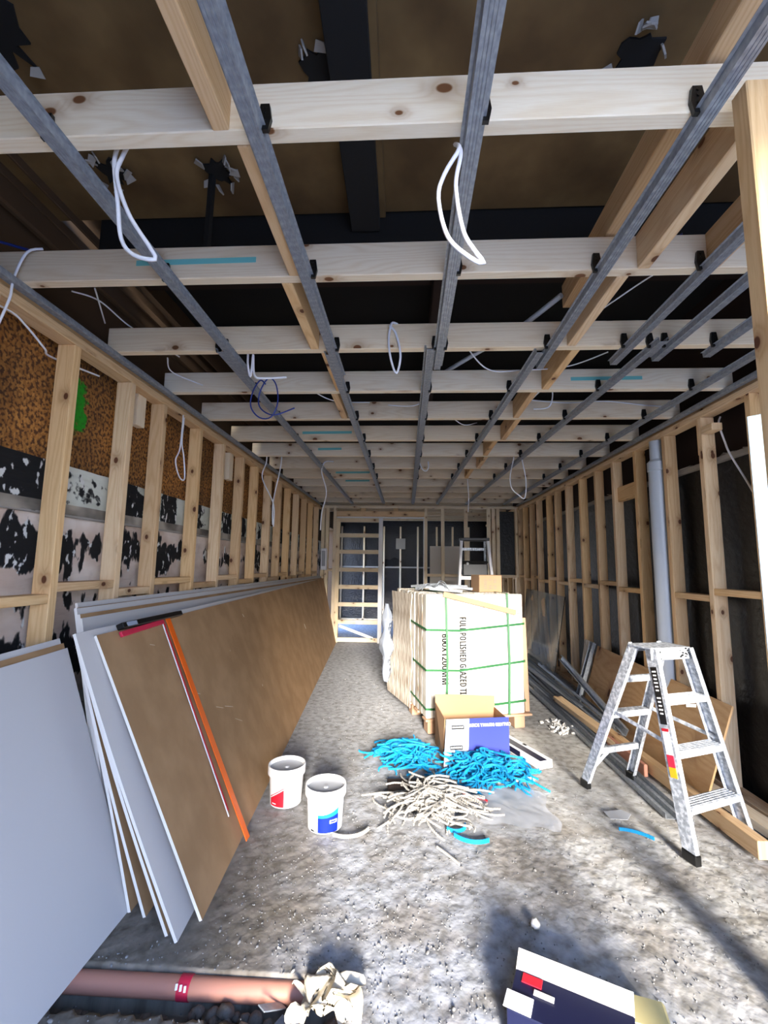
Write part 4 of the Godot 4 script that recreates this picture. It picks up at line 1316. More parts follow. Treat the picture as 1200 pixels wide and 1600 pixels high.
	var runs := [[1.5, -2.78, 1.44, -5.4, 0.004, 0.0], [1.56, -2.72, 1.52, -6.2, 0.004, 0.0], [1.6, -3.9, 1.68, -7.2, 0.012, 0.1], [1.64, -4.3, 1.72, -7.4, 0.03, 0.03], [1.7, -4.2, 1.76, -7.0, 0.05, 0.2], [1.77, -4.0, 1.83, -6.4, 0.07, -0.3], [1.69, -4.6, 1.62, -7.3, 0.065, 0.4]]
	var names := ["leftmost steel channel on the floor, running under the stepladder", "steel channel on the floor close beside the leftmost one", "steel channel in the floor bundle, beyond the stepladder, lying flat", "steel channel in the floor bundle by the glass sheet, second layer", "steel channel in the floor bundle leaning on its neighbours", "steel channel at the right of the floor bundle, below the plywood's far end", "topmost steel channel of the floor bundle, lying crosswise"]
	for i in runs.size():
		var q: Array = runs[i]
		g = Geo.new()
		g.sweep(PackedVector3Array([V(q[0], q[4], q[1]), V(q[2], q[4] + 0.01, q[3])]), cs, false, Vector3.UP.rotated(Vector3.BACK, q[5]))
		tag(obj("steel_channel", g, M.galv), names[i], "steel channel", "steel channels on the floor at right")
	g = Geo.new()
	g.sweep(PackedVector3Array([V(1.8, 0.08, -3.9), V(1.86, 0.34, -5.6)]), cs, false, V(-1, 0.4, 0))
	tag(obj("steel_channel", g, M.galv), "wide steel channel tilted up off the floor bundle against the plywood", "steel channel", "steel channels on the floor at right")
	# white plaster crumbs beside the pallet
	g = Geo.new()
	for i in 70:
		var q := V(1.38 + rng.randfn(0, 0.06), 0.006, -4.25 + rng.randfn(0, 0.1))
		g.box(turned(q, rng.randf() * 6.0, rng.randf(), rng.randf()), V(0.02, 0.008, 0.014) * rng.randf_range(0.5, 2.2), 0.002)
	tag(obj("plaster_crumbs", g, M.chip), "white plaster crumbs on the floor between pallet and steel channels", "plaster crumbs", "", "stuff")


func build_cables() -> void:
	var w: Material = M.white_cable
	var add := func(label: String, list: Array, r: float, m: Material, p: Vector3) -> void:
		var t := thing("cable", label, "cable", p)
		for pts in list:
			obj("strand", cable(pts, r), m, t)
	add.call("thick white cable loop hanging from the first joist at left", [[V(-0.85, 2.66, -1.13), V(-0.848, 2.55, -1.1), V(-0.826, 2.41, -1.1), V(-0.806, 2.3, -1.1), V(-0.765, 2.25, -1.1), V(-0.704, 2.236, -1.1), V(-0.72, 2.27, -1.1), V(-0.785, 2.37, -1.09), V(-0.829, 2.487, -1.09), V(-0.825, 2.56, -1.1), V(-0.82, 2.66, -1.13)]], 0.006, w, V(-0.8, 2.55, -1.1))
	add.call("thick white cable loop hanging beside the middle channel", [[V(0.126, 2.58, -1.12), V(0.122, 2.44, -1.0), V(0.085, 2.37, -1.0), V(0.071, 2.306, -1.0), V(0.094, 2.201, -1.0), V(0.15, 2.142, -1.0), V(0.18, 2.13, -1.0), V(0.16, 2.16, -1.0), V(0.131, 2.217, -1.0), V(0.114, 2.339, -1.0), V(0.127, 2.427, -1.0), V(0.13, 2.58, -1.12)]], 0.0055, w, V(0.12, 2.55, -1.0))
	add.call("small white cable loop hanging on the face of the third joist", [[V(-0.06, 2.69, -2.24), V(-0.093, 2.683, -2.22), V(-0.106, 2.581, -2.22), V(-0.09, 2.47, -2.22), V(-0.062, 2.407, -2.22), V(-0.043, 2.507, -2.22), V(-0.07, 2.63, -2.22), V(-0.103, 2.67, -2.22)]], 0.006, w, V(-0.08, 2.6, -2.22))
	add.call("white cable with a black tie over the left top plate", [[V(-1.52, 2.69, -1.62), V(-1.569, 2.66, -1.6), V(-1.612, 2.546, -1.6), V(-1.619, 2.461, -1.6), V(-1.662, 2.323, -1.6), V(-1.7, 2.2, -1.6)], [V(-1.72, 2.44, -1.55), V(-1.7, 2.461, -1.686), V(-1.695, 2.436, -1.77), V(-1.7, 2.389, -1.881), V(-1.74, 2.392, -1.97), V(-1.74, 2.442, -2.3)]], 0.005, w, V(-1.62, 2.5, -1.6))
	add.call("white cable running over the joists near the left wall", [[V(-1.654, 2.72, -1.946), V(-1.584, 2.73, -2.044), V(-1.556, 2.71, -2.238), V(-1.52, 2.72, -2.45), V(-1.45, 2.7, -2.6)], [V(-1.44, 2.62, -2.45), V(-1.49, 2.6, -2.6), V(-1.39, 2.6, -2.81)], [V(-1.5, 2.7, -1.9), V(-1.66, 2.7, -2.2)]], 0.004, w, V(-1.5, 2.7, -2.2))
	add.call("white cable loop hanging on the left studs under the top plate", [[V(-1.6, 2.45, -2.975), V(-1.6, 2.206, -2.961), V(-1.6, 2.103, -2.915), V(-1.6, 2.004, -2.98), V(-1.6, 2.005, -3.052), V(-1.6, 2.153, -3.022), V(-1.6, 2.258, -2.981), V(-1.605, 2.44, -3.0)]], 0.005, w, V(-1.6, 2.3, -2.98))
	add.call("bunched white cable behind the fourth joist at left", [[V(-0.9, 2.58, -2.32), V(-0.89, 2.5, -2.3), V(-0.873, 2.43, -2.3), V(-0.866, 2.5, -2.3), V(-0.863, 2.56, -2.3), V(-0.85, 2.44, -2.3), V(-0.81, 2.43, -2.32), V(-0.7, 2.47, -2.4)]], 0.006, w, V(-0.87, 2.5, -2.3))
	add.call("dark blue cable coil hung on the left channel", [[V(-0.86, 2.48, -2.52), V(-0.895, 2.505, -2.52), V(-0.93, 2.42, -2.5), V(-0.935, 2.33, -2.5), V(-0.88, 2.265, -2.5), V(-0.81, 2.27, -2.5), V(-0.775, 2.36, -2.5), V(-0.79, 2.47, -2.5), V(-0.836, 2.51, -2.5), V(-0.89, 2.44, -2.52), V(-0.9, 2.36, -2.53), V(-0.86, 2.31, -2.53), V(-0.8, 2.3, -2.55), V(-0.7, 2.36, -2.6)]], 0.0042, M.blue_cable, V(-0.85, 2.4, -2.5))
	add.call("white cable pair hanging in a V in front of the left studs", [[V(-1.52, 2.66, -4.6), V(-1.52, 2.5, -4.6), V(-1.556, 2.322, -4.6), V(-1.425, 2.045, -4.6), V(-1.414, 1.8, -4.6)], [V(-1.359, 2.65, -4.6), V(-1.362, 2.45, -4.6), V(-1.426, 2.073, -4.6), V(-1.42, 1.82, -4.59)]], 0.007, w, V(-1.45, 2.5, -4.6))
	add.call("single white cable hanging left of the pocket door frame", [[V(-0.86, 2.6, -5.0), V(-0.95, 2.6, -5.0), V(-0.986, 2.55, -5.0), V(-0.993, 2.457, -5.0), V(-0.934, 2.232, -5.0), V(-0.979, 2.009, -5.0), V(-0.99, 1.8, -5.0)]], 0.007, w, V(-0.95, 2.5, -5.0))
	add.call("white cable loop hanging at right before the right studs", [[V(1.1, 2.66, -4.6), V(1.108, 2.568, -4.6), V(1.066, 2.35, -4.6), V(1.08, 2.22, -4.6), V(1.15, 2.15, -4.6), V(1.209, 2.122, -4.6), V(1.225, 2.31, -4.6), V(1.187, 2.548, -4.6), V(1.18, 2.66, -4.6)]], 0.006, w, V(1.15, 2.5, -4.6))
	add.call("short white cable hook in the middle of the ceiling", [[V(0.12, 2.66, -5.0), V(0.13, 2.6, -5.0), V(0.167, 2.512, -5.0), V(0.21, 2.49, -5.0), V(0.235, 2.53, -5.0), V(0.232, 2.6, -5.0)]], 0.007, w, V(0.18, 2.5, -5.0))
	add.call("thin white cable hanging right of the middle over the pallet", [[V(0.78, 2.62, -5.8), V(0.79, 2.5, -5.8), V(0.8, 2.3, -5.8), V(0.79, 2.12, -5.8)]], 0.006, w, V(0.79, 2.4, -5.8))
	add.call("white cable running down behind the nearest right stud", [[V(2.14, 2.45, -3.06), V(2.1, 2.387, -3.02), V(2.11, 2.257, -2.993), V(2.1, 2.146, -2.934), V(2.12, 1.857, -2.789), V(2.13, 1.6, -2.7)]], 0.006, w, V(2.1, 2.2, -3.0))
	add.call("white cable lying along the top of the fifth joist at right", [[V(0.9, 2.7, -3.36), V(1.2, 2.66, -3.33), V(1.5, 2.67, -3.33), V(1.8, 2.64, -3.34), V(2.02, 2.63, -3.35)], [V(0.92, 2.66, -3.3), V(1.0, 2.72, -3.2), V(1.06, 2.7, -3.2), V(1.05, 2.6, -3.25), V(0.95, 2.6, -3.3)]], 0.005, w, V(1.3, 2.68, -3.33))
	add.call("pale cable sagging between the second and third joists at right", [[V(1.27, 2.72, -1.7), V(1.1, 2.7, -1.85), V(0.98, 2.68, -2.05), V(0.95, 2.7, -2.2)]], 0.0035, w, V(1.1, 2.7, -1.9))
	add.call("blue cable crossing between the second and third joists at right", [[V(1.1, 2.75, -1.7), V(0.95, 2.73, -1.95), V(0.85, 2.72, -2.2)]], 0.004, M.blue_cable, V(0.95, 2.73, -1.95))
	add.call("blue cable running in the dark above the second joist at left", [[V(-2.0, 2.78, -1.55), V(-1.85, 2.77, -1.62), V(-1.55, 2.74, -1.75)]], 0.006, M.blue_cable, V(-1.8, 2.77, -1.6))
	add.call("thin white cables crossing the joists left of the middle", [[V(-0.7, 2.62, -2.9), V(-0.55, 2.6, -3.1), V(-0.3, 2.66, -3.3)], [V(0.1, 2.7, -2.9), V(0.15, 2.6, -2.95), V(0.05, 2.56, -3.1), V(-0.15, 2.6, -3.2)], [V(0.3, 2.66, -3.5), V(0.45, 2.58, -3.6), V(0.6, 2.66, -3.8)]], 0.004, w, V(-0.4, 2.62, -3.0))
	add.call("white cable curving over the fourth joist right of the middle", [[V(0.25, 2.7, -2.3), V(0.45, 2.56, -2.5), V(0.7, 2.6, -2.62), V(1.0, 2.66, -2.7), V(1.2, 2.7, -2.6)]], 0.004, w, V(0.7, 2.6, -2.6))


func strip_shape(p: Vector3, length: float, bend: float, yaw: float, tilt: float, g: Geo, wide := 0.011, rise := 0.0) -> void:
	var pts := []
	var n := 9
	for i in n:
		var s := (float(i) / (n - 1) - 0.5) * length
		var an := s / length * bend
		var rad := length / maxf(absf(bend), 0.01)
		var x := sin(an) * rad
		var z := (1.0 - cos(an)) * rad * signf(bend)
		var q := V(x, s * tilt + rise * cos(PI * s / length), z).rotated(Vector3.UP, yaw)
		pts.append(p + q)
	g.sweep(PackedVector3Array(pts), PackedVector2Array([Vector2(-0.002, -wide / 2), Vector2(0.002, -wide / 2), Vector2(0.002, wide / 2), Vector2(-0.002, wide / 2)]), false)
	# the teeth that held the screws
	for i in range(0, n - 1):
		for k in 3:
			var a: Vector3 = (pts[i] as Vector3).lerp(pts[i + 1], (k + 0.2) / 3.0)
			var b: Vector3 = (pts[i] as Vector3).lerp(pts[i + 1], (k + 0.6) / 3.0)
			g.box(bar_xf(a, b), V(a.distance_to(b), wide * 1.12, 0.0085), 0.001)


func strip_pile(called: String, label: String, c: Vector3, rx: float, rz: float, h: float, count: int, m: Material, wide: float, longer := 0.32) -> void:
	var g := Geo.new()
	for i in count:
		var q := Vector2(rng.randfn(0, 0.42), rng.randfn(0, 0.42)).limit_length(0.95)
		var top := h * (1.0 - q.length_squared())
		strip_shape(c + V(q.x * rx, 0.012 + rng.randf() * maxf(top, 0.006), q.y * rz), rng.randf_range(0.14, longer), rng.randf_range(1.2, 4.2) * signf(rng.randf() - 0.5), rng.randf() * TAU, rng.randf_range(-0.12, 0.12), g, wide, rng.randf_range(0.0, 0.03))
	tag(obj(called, g, m), label, "screw strips", "", "stuff")


func bucket(p: Vector3, label: String, blue: bool) -> void:
	var t := thing("bucket", label, "bucket", p)
	var g := Geo.new()
	g.lathe(PackedVector2Array([Vector2(0, 0.004), Vector2(0.088, 0.004), Vector2(0.092, 0.008), Vector2(0.1, 0.165), Vector2(0.109, 0.168), Vector2(0.111, 0.172), Vector2(0.111, 0.212), Vector2(0.109, 0.219), Vector2(0.104, 0.219), Vector2(0.101, 0.212), Vector2(0.1, 0.2), Vector2(0.09, 0.012), Vector2(0, 0.012)]), 48, p)
	obj("pail", g, M.bucket_white, t)
	g = Geo.new()
	g.lathe(PackedVector2Array([Vector2(0.101, 0.198), Vector2(0.06, 0.196), Vector2(0.014, 0.196), Vector2(0.011, 0.203), Vector2(0, 0.204)]), 40, p)
	obj("lid", g, M.bucket_lid, t)
	var band := func(called: String, m: Material, a0: float, a1: float, lo: Callable, hi: Callable, out := 0.0008) -> MeshInstance3D:
		var b := Geo.new()
		for i in 16:
			var s0 := i / 16.0
			var s1 := (i + 1) / 16.0
			var q: Array[Vector3] = []
			for w in [[s0, lo.call(s0)], [s1, lo.call(s1)], [s1, hi.call(s1)], [s0, hi.call(s0)]]:
				var an: float = lerpf(a0, a1, w[0])
				var r: float = lerpf(0.0921, 0.1, (w[1] - 0.008) / 0.157) + out
				q.append(p + V(sin(an) * r, w[1], cos(an) * r))
			b.quad(q[0], q[1], q[2], q[3], V(sin(lerpf(a0, a1, s0)), 0, cos(lerpf(a0, a1, s0))))
		return obj(called, b, m, t.get_node("pail"))
	if blue:
		band.call("label", M.label_blue, -0.25, 0.95, func(_s): return 0.012, func(s): return 0.085 + 0.015 * s * s)
		band.call("label_stripe", M.label_sky, -0.25, 0.95, func(s): return 0.085 + 0.015 * s * s, func(s): return 0.1 + 0.03 * s * s)
		band.call("label_panel", M.paper_white, 0.42, 0.85, func(_s): return 0.058, func(_s): return 0.075, 0.0016)
		band.call("label_mark", M.label_blue, 0.48, 0.78, func(_s): return 0.063, func(_s): return 0.07, 0.0022)
		band.call("label_mark", M.ink_pale, 0.4, 0.75, func(_s): return 0.132, func(_s): return 0.146, 0.0008)
		band.call("smudge", M.ink, -0.75, -0.45, func(_s): return 0.012, func(s): return 0.016 + 0.02 * s * (1.0 - s))
	else:
		band.call("label", M.red, -0.9, 0.12, func(_s): return 0.014, func(s): return 0.05 + 0.06 * s)
		band.call("label_stripe", M.red, -0.9, 0.12, func(s): return 0.056 + 0.06 * s, func(s): return 0.061 + 0.06 * s)
		band.call("label_mark", M.paper_white, -0.7, -0.4, func(_s): return 0.026, func(_s): return 0.031, 0.0016)


func build_small() -> void:
	bucket(V(-0.712, 0, -2.8), "white bucket with a red triangle label, next to the plasterboard", false)
	bucket(V(-0.435, 0, -2.575), "white bucket with a blue label, nearer the camera", true)
	# open cardboard box with a blue and grey front
	var bx := thing("screw_box", "open cardboard box with blue and grey printed front, before the tile pallet", "cardboard box", V(0.5, 0, -3.45))
	var fl_ := V(0.262, 0.02, -3.27)
	var fr_ := V(0.719, 0.045, -3.29)
	var tl := V(0.295, 0.29, -3.44)
	var tr := V(0.752, 0.315, -3.46)
	var side := func(called: String, a: Vector3, b: Vector3, c: Vector3, d: Vector3, m: Material, n: Vector3) -> void:
		var g := Geo.new()
		var k := ((b - a).cross(d - a)).normalized()
		if k.dot(n) < 0: k = -k
		g.quad(a, b, c, d, k)
		g.quad(a - k * 0.005, b - k * 0.005, c - k * 0.005, d - k * 0.005, -k)
		for e in [[a, b], [b, c], [c, d], [d, a]]:
			g.quad(e[0], e[1], e[1] - k * 0.005, e[0] - k * 0.005, (e[0] + e[1]) / 2 - (a + b + c + d) / 4)
		obj(called, g, m, bx)
	var L := func(s: float, t: float) -> Vector3: return fl_.lerp(fr_, s).lerp(tl.lerp(tr, s), t)
	side.call("front_panel", L.call(0, 0), L.call(0.37, 0), L.call(0.37, 1), L.call(0, 1), M.box_grey, Vector3.BACK)
	side.call("front_panel", L.call(0.37, 0), L.call(1, 0), L.call(1, 1), L.call(0.37, 1), M.box_blue, Vector3.BACK)
	var bl := V(0.235, 0.02, -3.72)
	var br := V(0.70, 0.02, -3.76)
	side.call("back_wall", bl, br, V(0.705, 0.385, -3.74), V(0.232, 0.39, -3.72), M.cardboard_in, Vector3.BACK)
	side.call("side_wall", V(0.27, 0.02, -3.42), bl, V(0.236, 0.33, -3.71), V(0.29, 0.29, -3.45), M.cardboard_in, Vector3.RIGHT)
	side.call("side_wall", V(0.72, 0.02, -3.46), br, V(0.7, 0.3, -3.74), V(0.745, 0.3, -3.47), M.cardboard_in, Vector3.LEFT)
	side.call("base", V(0.27, 0.02, -3.42), V(0.72, 0.02, -3.46), br, bl, M.cardboard_in, Vector3.UP)
	var xx: Vector3 = (tr - tl).normalized()
	var yy: Vector3 = (L.call(0.5, 1) - L.call(0.5, 0) as Vector3).normalized()
	var zz := xx.cross(yy).normalized()
	yy = zz.cross(xx)
	var fb := Basis(xx, yy, zz)
	lettering("COLLATED DRYWALL SCREWS", 0.021, M.paper_white, Transform3D(fb * Basis.from_euler(V(0, 0, PI)), L.call(0.685, 0.85) + zz * 0.004), bx, 0.78, true)
	for q in [[0.19, 0.82], [0.18, 0.4]]:
		var g := Geo.new()
		g.box(Transform3D(fb, L.call(q[0], q[1]) + zz * 0.002), V(0.09, 0.026, 0.003), 0.0006)
		obj("print_block", g, M.ink, bx)
		g = Geo.new()
		for k in 7:
			g.box(Transform3D(fb, L.call(q[0] - 0.078 + k * 0.026, q[1]) + zz * 0.004), V(0.007, 0.011, 0.001), 0.0003)
		obj("print_mark", g, M.paper_white, bx)
	var g := Geo.new()
	g.box(Transform3D(fb, L.call(0.2, 0.12) + zz * 0.002), V(0.06, 0.025, 0.003), 0.0006)
	obj("red_mark", g, M.red, bx)
	# white slip at its foot
	# long flat box
	var lb := thing("long_box", "long navy and white box lying on the floor right of the blue strips", "box", V(0.9, 0, -3.55))
	g = Geo.new()
	var p := V(0.985, 0.03, -3.37)
	var q2 := V(0.735, 0.03, -3.92)
	g.box(bar_xf(p, q2), V(p.distance_to(q2), 0.055, 0.12), 0.003)
	obj("carton", g, M.paper_white, lb)
	var xf := bar_xf(p, q2)
	g = Geo.new()
	g.box(xf * at(V(-0.0, 0.0285, -0.015)), V(p.distance_to(q2) - 0.004, 0.002, 0.06), 0.0006)
	obj("navy_band", g, M.box_navy, lb)
	g = Geo.new()
	g.box(xf * at(V(0.1, 0.0, -0.061)), V(0.4, 0.04, 0.002), 0.0006)
	obj("navy_band", g, M.box_navy, lb)
	g = Geo.new()
	for s in [-0.03, 0.03]:
		g.box(xf * at(V(-p.distance_to(q2) / 2 - 0.0005, 0, s)), V(0.002, 0.038, 0.048), 0.0005)
	obj("end_label", g, M.bucket_white, lb)
	obj("end_face", one_box(xf * V(-p.distance_to(q2) / 2, 0, 0), V(0.001, 0.001, 0.001)), M.ink, lb)
	g = Geo.new()
	g.box(xf * at(V(-0.02, 0.0292, 0.045)), V(0.04, 0.001, 0.02), 0.0003)
	obj("print_mark", g, M.ink, lb)
	tag(obj("white_batten", bar(V(0.6, 0.012, -3.13), V(0.86, 0.012, -3.2), 0.018, 0.018), M.paper_white), "short white plastic batten in front of the right blue strip pile", "batten")

	strip_pile("screw_strips", "pile of bright blue plastic screw strips left of the open box", V(-0.01, 0, -3.46), 0.25, 0.25, 0.09, 130, M.strip_blue, 0.0115)
	strip_pile("screw_strips", "larger pile of bright blue plastic screw strips right in front of the open box", V(0.54, 0, -3.2), 0.32, 0.19, 0.15, 200, M.strip_blue, 0.0115)
	strip_pile("screw_strips", "tangled pile of dirty white plastic screw strips in the middle of the floor", V(0.17, 0, -2.79), 0.24, 0.21, 0.1, 150, M.strip_white, 0.0095, 0.5)
	var one := func(label: String, c: Vector3, l: float, bend: float, yaw: float, m: Material, wide: float) -> void:
		var s := Geo.new()
		strip_shape(c, l, bend, yaw, 0.0, s, wide)
		tag(obj("screw_strip", s, m), label, "screw strip")
	one.call("curved blue screw strip lying alone before the white pile", V(0.335, 0.014, -2.47), 0.2, -1.6, -0.2, M.strip_blue, 0.02)
	one.call("smaller blue screw strip curled beside the lone curved one", V(0.29, 0.014, -2.56), 0.15, -2.6, 0.4, M.strip_blue, 0.018)
	one.call("pale curved screw strip on the floor right of the blue-labelled bucket", V(-0.27, 0.014, -2.47), 0.22, -1.7, 0.35, M.strip_white, 0.018)
	one.call("red screw strip at the right edge of the white strip pile", V(0.42, 0.014, -2.92), 0.17, 0.2, -0.55, M.red, 0.014)
	one.call("blue screw strip lying by the white scrap in front of the stepladder", V(1.23, 0.014, -2.62), 0.17, 0.9, -0.5, M.strip_blue, 0.016)
	one.call("white screw strip end sticking out towards the camera from the pile", V(0.21, 0.01, -2.36), 0.16, 0.1, -0.9, M.strip_white, 0.01)
	g = Geo.new()
	g.prism(PackedVector2Array([Vector2(-0.07, -0.03), Vector2(0.02, -0.05), Vector2(0.08, 0.0), Vector2(0.05, 0.05), Vector2(-0.06, 0.045)]), 0.002, Transform3D(Basis.from_euler(V(-PI / 2, 0.2, 0)), V(1.21, 0.014, -2.78)))
	tag(obj("paper_scrap", g, M.bucket_lid), "small white scrap on the floor in front of the stepladder", "scrap")
	# clear film on the floor
	var rows := []
	var uvs := []
	for i in 14:
		var a := PackedVector3Array()
		var b := PackedVector2Array()
		for j in 14:
			var x := 0.42 + 0.42 * j / 13.0 + 0.02 * sin(i * 0.8)
			var z := -3.08 + 0.43 * i / 13.0 + 0.05 * (j / 13.0) + 0.015 * sin(j * 1.1)
			a.append(V(x, 0.012 + 0.014 * absf(fn.get_noise_2d(x * 5.0, z * 5.0)) + 0.004 * fn.get_noise_2d(x * 20.0, z * 20.0), z)); b.append(Vector2(j, i))
		rows.append(a); uvs.append(b)
	g = Geo.new()
	g.grid(rows, uvs, Vector3.UP)
	tag(obj("plastic_film", g, M.clear_film), "sheet of clear plastic film lying flat right of the white strip pile", "plastic film")
	# dark steel tray half under the white strips
	g = Geo.new()
	g.box(turned(V(0.04, 0.02, -2.98), 0.1), V(0.3, 0.03, 0.2), 0.003)
	tag(obj("cardboard_scrap", g, M.rust), "flattened dark brown carton under the back of the white strip pile", "cardboard")


func build_foreground() -> void:
	# loose gravel and dust clods
	var ico := SphereMesh.new()
	ico.radius = 0.5
	ico.height = 1.0
	ico.radial_segments = 6
	ico.rings = 3
	var mm := MultiMesh.new()
	mm.transform_format = MultiMesh.TRANSFORM_3D
	mm.use_colors = true
	mm.mesh = ico
	var n := 8000
	mm.instance_count = n
	for i in n:
		var z := -1.3 - pow(rng.randf(), 1.7) * 4.6
		var x := rng.randf_range(-1.15, 1.75)
		if rng.randf() < 0.35:
			x = rng.randfn(-0.2, 0.35)
		var s := rng.randf_range(0.003, 0.007) * (2.0 if rng.randf() < 0.05 else 1.0)
		if x < -0.75 + (z + 1.9) * 0.1 and z < -1.8:
			s *= 0.3
		var b := Basis.from_euler(V(rng.randf() * 6, rng.randf() * 6, rng.randf() * 6)) * Basis.from_scale(V(s * rng.randf_range(0.8, 1.6), s * rng.randf_range(0.5, 0.9), s))
		mm.set_instance_transform(i, Transform3D(b, V(x, floor_y(x, z) + s * 0.2, z)))
		var v := rng.randf_range(0.13, 0.28)
		if rng.randf() < 0.05:
			v = rng.randf_range(0.3, 0.4)
		mm.set_instance_color(i, Color(v, v * 0.97, v * 0.93))
	var mi := MultiMeshInstance3D.new()
	mi.name = "gravel"
	mi.multimesh = mm
	mi.material_override = M.pebble
	add_child(mi, true)
	tag(mi, "loose gravel and dust clods strewn over the floor", "gravel", "", "stuff")
	# buried pipe in the little trench
	var pp := thing("buried_pipe", "dusty terracotta coloured pipe lying in the trench at lower left", "pipe", V(-0.7, -0.05, -1.63))
	var g := Geo.new()
	g.sweep(PackedVector3Array([V(-1.6, -0.036, -1.655), V(-0.16, -0.04, -1.675)]), circle(0.032, 24))
	obj("tube", g, M.terracotta, pp)
	g = Geo.new()
	g.sweep(PackedVector3Array([V(-0.765, -0.0375, -1.666), V(-0.725, -0.038, -1.667)]), circle(0.0345, 20), true)
	obj("marking_tape", g, M.pink_red, pp)
	g = Geo.new()
	for k in 3:
		g.box(turned(V(-0.765 + k * 0.016, -0.014, -1.638 + 0.003 * k), 0.2, 0.9), V(0.008, 0.002, 0.016), 0.0005)
	obj("tape_check", g, M.paper_white, pp)
	for i in 22:
		var t := i < 14
		var c := V(-0.69 + rng.randf() * 0.27, -0.06, -1.565 - rng.randf() * 0.045) if t else V(-1.1 + rng.randf() * 0.35, -0.075, -1.57 - rng.randf() * 0.03)
		var r := rng.randf_range(0.011, 0.022) * (1.5 if i == 2 else 1.0)
		if i == 2:
			c = V(-0.58, -0.045, -1.6)
		g = Geo.new()
		var rr := []
		var uu := []
		for a in 8:
			var line := PackedVector3Array()
			var ul := PackedVector2Array()
			for b in 11:
				var th := PI * a / 7.0
				var ph := TAU * b / 10.0
				var d := V(sin(th) * cos(ph), cos(th), sin(th) * sin(ph))
				line.append(c + d * r * (1.0 + 0.5 * fn.get_noise_3d(d.x * 0.9 + i * 5.0, d.y * 0.9, d.z * 0.9)) * V(1.15, 0.9, 1.0))
				ul.append(Vector2(a, b))
			rr.append(line); uu.append(ul)
		stone_grid(g, rr, uu, c)
		tag(obj("stone", g, M.stone), "the largest round stone in the trench beside the pipe" if i == 2 else ("dark stone in the trench between the checked tape and the bracket" if t else "dark stone in the trench left of the checked tape"), "stone", "" if i == 2 else ("stones right of the tape" if t else "stones left of the tape"))
	# bent metal bracket
	var br := thing("bracket", "bent grey metal bracket lying in the trench beside the crumpled bag", "bracket", V(-0.41, -0.05, -1.59))
	g = Geo.new()
	g.box(turned(V(-0.425, -0.02, -1.6), 0.9, 0, -0.5), V(0.1, 0.004, 0.035), 0.0015)
	obj("long_plate", g, M.galv, br)
	g = Geo.new()
	g.box(turned(V(-0.385, -0.03, -1.555), 0.9, 0, 0.2), V(0.045, 0.004, 0.04), 0.0015)
	obj("foot_plate", g, M.galv, br)
	# crumpled bag
	var fold := noise(FastNoiseLite.TYPE_SIMPLEX, 1.0, 1, 17)
	var rows := []
	var uvs := []
	for i in 26:
		var a := PackedVector3Array()
		var b := PackedVector2Array()
		var s := i / 25.0
		for j in 26:
			var w := j / 25.0
			var x := -0.345 + 0.19 * s
			var hump := sin(PI * w)
			var z := -1.535 - 0.12 * w - 0.035 * sin(PI * s)
			var y := -0.02 + 0.05 * hump * (0.4 + 0.6 * s) + 0.05 * s * w
			var k := V(fold.get_noise_2d(i * 0.1, j * 0.1), fold.get_noise_2d(i * 0.1 + 30.0, j * 0.1), fold.get_noise_2d(i * 0.1, j * 0.1 + 60.0))
			a.append(V(x, y, z) + k * V(0.03, 0.035, 0.03)); b.append(Vector2(s, w))
		rows.append(a); uvs.append(b)
	g = Geo.new()
	g.grid(rows, uvs, Vector3.UP)
	tag(obj("crumpled_bag", g, M.bag), "crumpled off-white paper bag lying at the right end of the trench", "paper bag")
	# box at the bottom edge
	var nb := thing("navy_box", "open navy box with a white flap and red label at the bottom edge", "box", V(0.45, 0, -1.6))
	var xf := turned(V(0.5, 0.0, -1.53), -0.42)
	g = Geo.new()
	g.box(xf * at(V(0, 0.05, 0.0)), V(0.34, 0.1, 0.2), 0.003)
	obj("carton", g, M.box_navy, nb)
	g = Geo.new()
	g.box(xf * Transform3D(Basis.from_euler(V(0.5, 0, 0)), V(0, 0.112, -0.075)), V(0.34, 0.004, 0.06), 0.001)
	obj("flap", g, M.board_grey, nb)
	g = Geo.new()
	g.box(xf * at(V(-0.115, 0.102, -0.025)), V(0.06, 0.003, 0.035), 0.0008)
	obj("red_label", g, M.red, nb)
	g = Geo.new()
	g.box(xf * at(V(-0.075, 0.1025, 0.012)), V(0.06, 0.003, 0.02), 0.0008)
	obj("white_label", g, M.board_grey, nb)
	g = Geo.new()
	g.box(xf * at(V(-0.14, 0.104, 0.07)), V(0.08, 0.004, 0.06), 0.001)
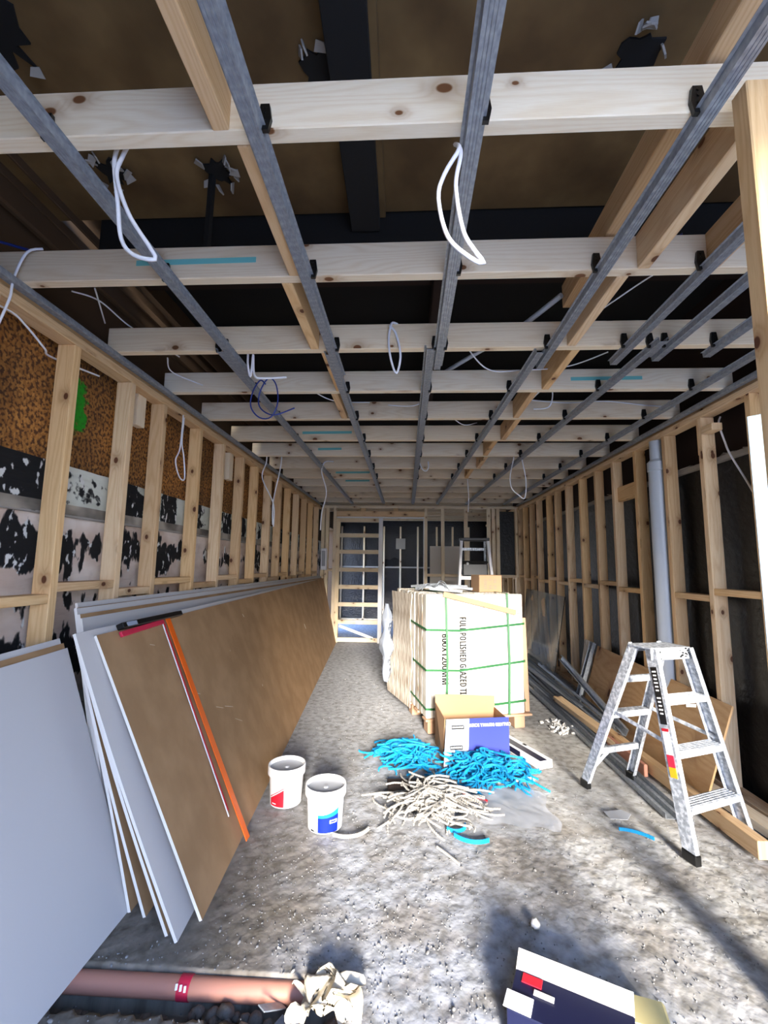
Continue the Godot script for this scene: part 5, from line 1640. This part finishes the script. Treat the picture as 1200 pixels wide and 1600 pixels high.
	obj("paper", g, M.paper_white, nb)
	var bt := thing("tape_dispenser", "cream plastic case with a round front end at the bottom edge", "plastic case", V(0.68, 0, -1.58))
	g = Geo.new()
	g.lathe(PackedVector2Array([Vector2(0, 0.0), Vector2(0.062, 0.0), Vector2(0.066, 0.004), Vector2(0.066, 0.066), Vector2(0.062, 0.07), Vector2(0, 0.07)]), 36, V(0.655, 0.0, -1.545))
	obj("round_end", g, M.beige, bt)
	g = Geo.new()
	g.box(turned(V(0.735, 0.036, -1.56), -0.25), V(0.12, 0.072, 0.11), 0.008)
	obj("case", g, M.beige, bt)
	g = Geo.new()
	g.box(turned(V(0.605, 0.03, -1.6), 0.2), V(0.05, 0.06, 0.04), 0.006)
	obj("grip", g, M.black_plastic, bt)
	tag(obj("clod", _clod(V(0.51, 0.02, -1.95), 0.018), M.chip), "pale lump of plaster lying alone in the shaded stripe of floor", "lump")


func _clod(c: Vector3, r: float) -> Geo:
	var g := Geo.new()
	var rr := []
	var uu := []
	for a in 8:
		var line := PackedVector3Array()
		var ul := PackedVector2Array()
		for b in 11:
			var th := PI * a / 7.0
			var ph := TAU * b / 10.0
			var d := V(sin(th) * cos(ph), cos(th), sin(th) * sin(ph))
			line.append(c + d * r * (1.0 + 0.5 * fn.get_noise_3d(d.x, d.y, d.z)))
			ul.append(Vector2(a, b))
		rr.append(line); uu.append(ul)
	stone_grid(g, rr, uu, c)
	return g


func stone_grid(g: Geo, rr: Array, uu: Array, c: Vector3) -> void:
	for i in rr.size() - 1:
		for j in rr[0].size() - 1:
			var p: Vector3 = rr[i][j]
			var q: Vector3 = rr[i + 1][j]
			var r: Vector3 = rr[i + 1][j + 1]
			var s: Vector3 = rr[i][j + 1]
			g.tri(p, q, r, (p - c).normalized(), (q - c).normalized(), (r - c).normalized(), uu[i][j], uu[i + 1][j], uu[i + 1][j + 1])
			g.tri(p, r, s, (p - c).normalized(), (r - c).normalized(), (s - c).normalized(), uu[i][j], uu[i + 1][j + 1], uu[i][j + 1])
